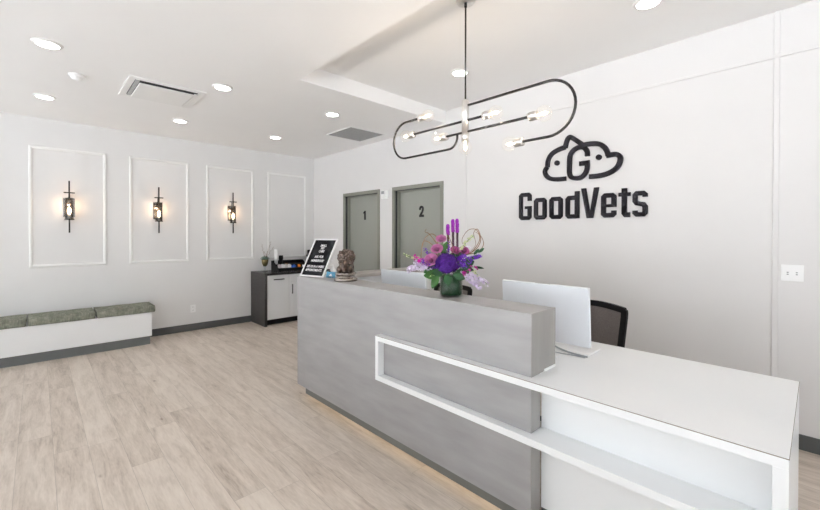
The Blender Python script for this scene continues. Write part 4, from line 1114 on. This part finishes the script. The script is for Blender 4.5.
for x in (4.871, 5.281):
    bm = bmesh.new(); lathe(bm, [(0, 0), (.026, 0), (.026, .02), (0, .02)], (x - 5.1, WY1, 2.230 - 2.05), 28, V((0, -1, 0)), smooth=False); obj('eye', bm, M['sign'], t)

# ------------------------------------------------------------------ light
w = bpy.data.worlds.new('sky'); S.world = w; w.use_nodes = True
N = w.node_tree.nodes; L = w.node_tree.links
bg = N['Background']
tc = N.new('ShaderNodeTexCoord'); sx = N.new('ShaderNodeSeparateXYZ'); L.new(tc.outputs['Generated'], sx.inputs[0])
rp = N.new('ShaderNodeValToRGB'); L.new(sx.outputs['Z'], rp.inputs['Fac'])
rp.color_ramp.elements[0].position = 0; rp.color_ramp.elements[0].color = (.97, .98, 1, 1)
rp.color_ramp.elements[1].position = .6; rp.color_ramp.elements[1].color = (.74, .86, 1, 1)
L.new(rp.outputs['Color'], bg.inputs['Color']); bg.inputs['Strength'].default_value = 2.0
def portal(loc, rot, sx_, sy_):
    l = bpy.data.lights.new('window_portal', 'AREA'); l.shape = 'RECTANGLE'; l.size = sx_; l.size_y = sy_
    l.cycles.is_portal = True
    o = bpy.data.objects.new('window_portal', l); COL.objects.link(o); o.location = loc; o.rotation_euler = rot
zc_ = (WS + WH) / 2
for a, b in SW: portal(((a + b) / 2, RY - .16, zc_), (PI / 2, 0, 0), b - a, WH - WS)
for a, b in EW: portal((RX + .16, (a + b) / 2, zc_), (PI / 2, 0, PI / 2), b - a, WH - WS)

sl = bpy.data.lights.new('sun', 'SUN'); sl.energy = 190; sl.angle = .01; sl.color = (.96, .97, 1)  # added light, kept off the windows; the street bounces it onto the ceiling
so = bpy.data.objects.new('sun', sl); COL.objects.link(so); so.location = (4, 6, 12); so.rotation_euler = (-.30, .10, 0)
# ------------------------------------------------------------------ camera
f_px = 389.888; yaw = -.8084; pt = -.0085; rl = .0012
F = V((math.sin(yaw), math.cos(yaw), 0)); R_ = V((math.cos(yaw), -math.sin(yaw), 0)); U = V((0, 0, 1))
F2 = F * math.cos(pt) + U * math.sin(pt); U2 = U * math.cos(pt) - F * math.sin(pt)
R3 = R_ * math.cos(rl) + U2 * math.sin(rl); U3 = U2 * math.cos(rl) - R_ * math.sin(rl)
cd = bpy.data.cameras.new('camera'); cam = bpy.data.objects.new('camera', cd); COL.objects.link(cam)
cam.matrix_world = Matrix(((R3.x, U3.x, -F2.x, 6.7184), (R3.y, U3.y, -F2.y, -3.8511), (R3.z, U3.z, -F2.z, 1.5), (0, 0, 0, 1)))
cd.sensor_width = 36; cd.sensor_fit = 'HORIZONTAL'; cd.lens = f_px / 820 * 36; cd.shift_y = -17.3815 / 820
cd.clip_start = .05
S.camera = cam
S.view_settings.view_transform = 'Standard'; S.view_settings.look = 'None'; S.view_settings.gamma = 1
S.view_settings.use_curve_mapping = False
S.view_settings.exposure = .23
S.cycles.diffuse_bounces = 7; S.cycles.max_bounces = 12; S.cycles.transparent_max_bounces = 16
S.cycles.caustics_reflective = False; S.cycles.caustics_refractive = False
S.cycles.sample_clamp_indirect = 6
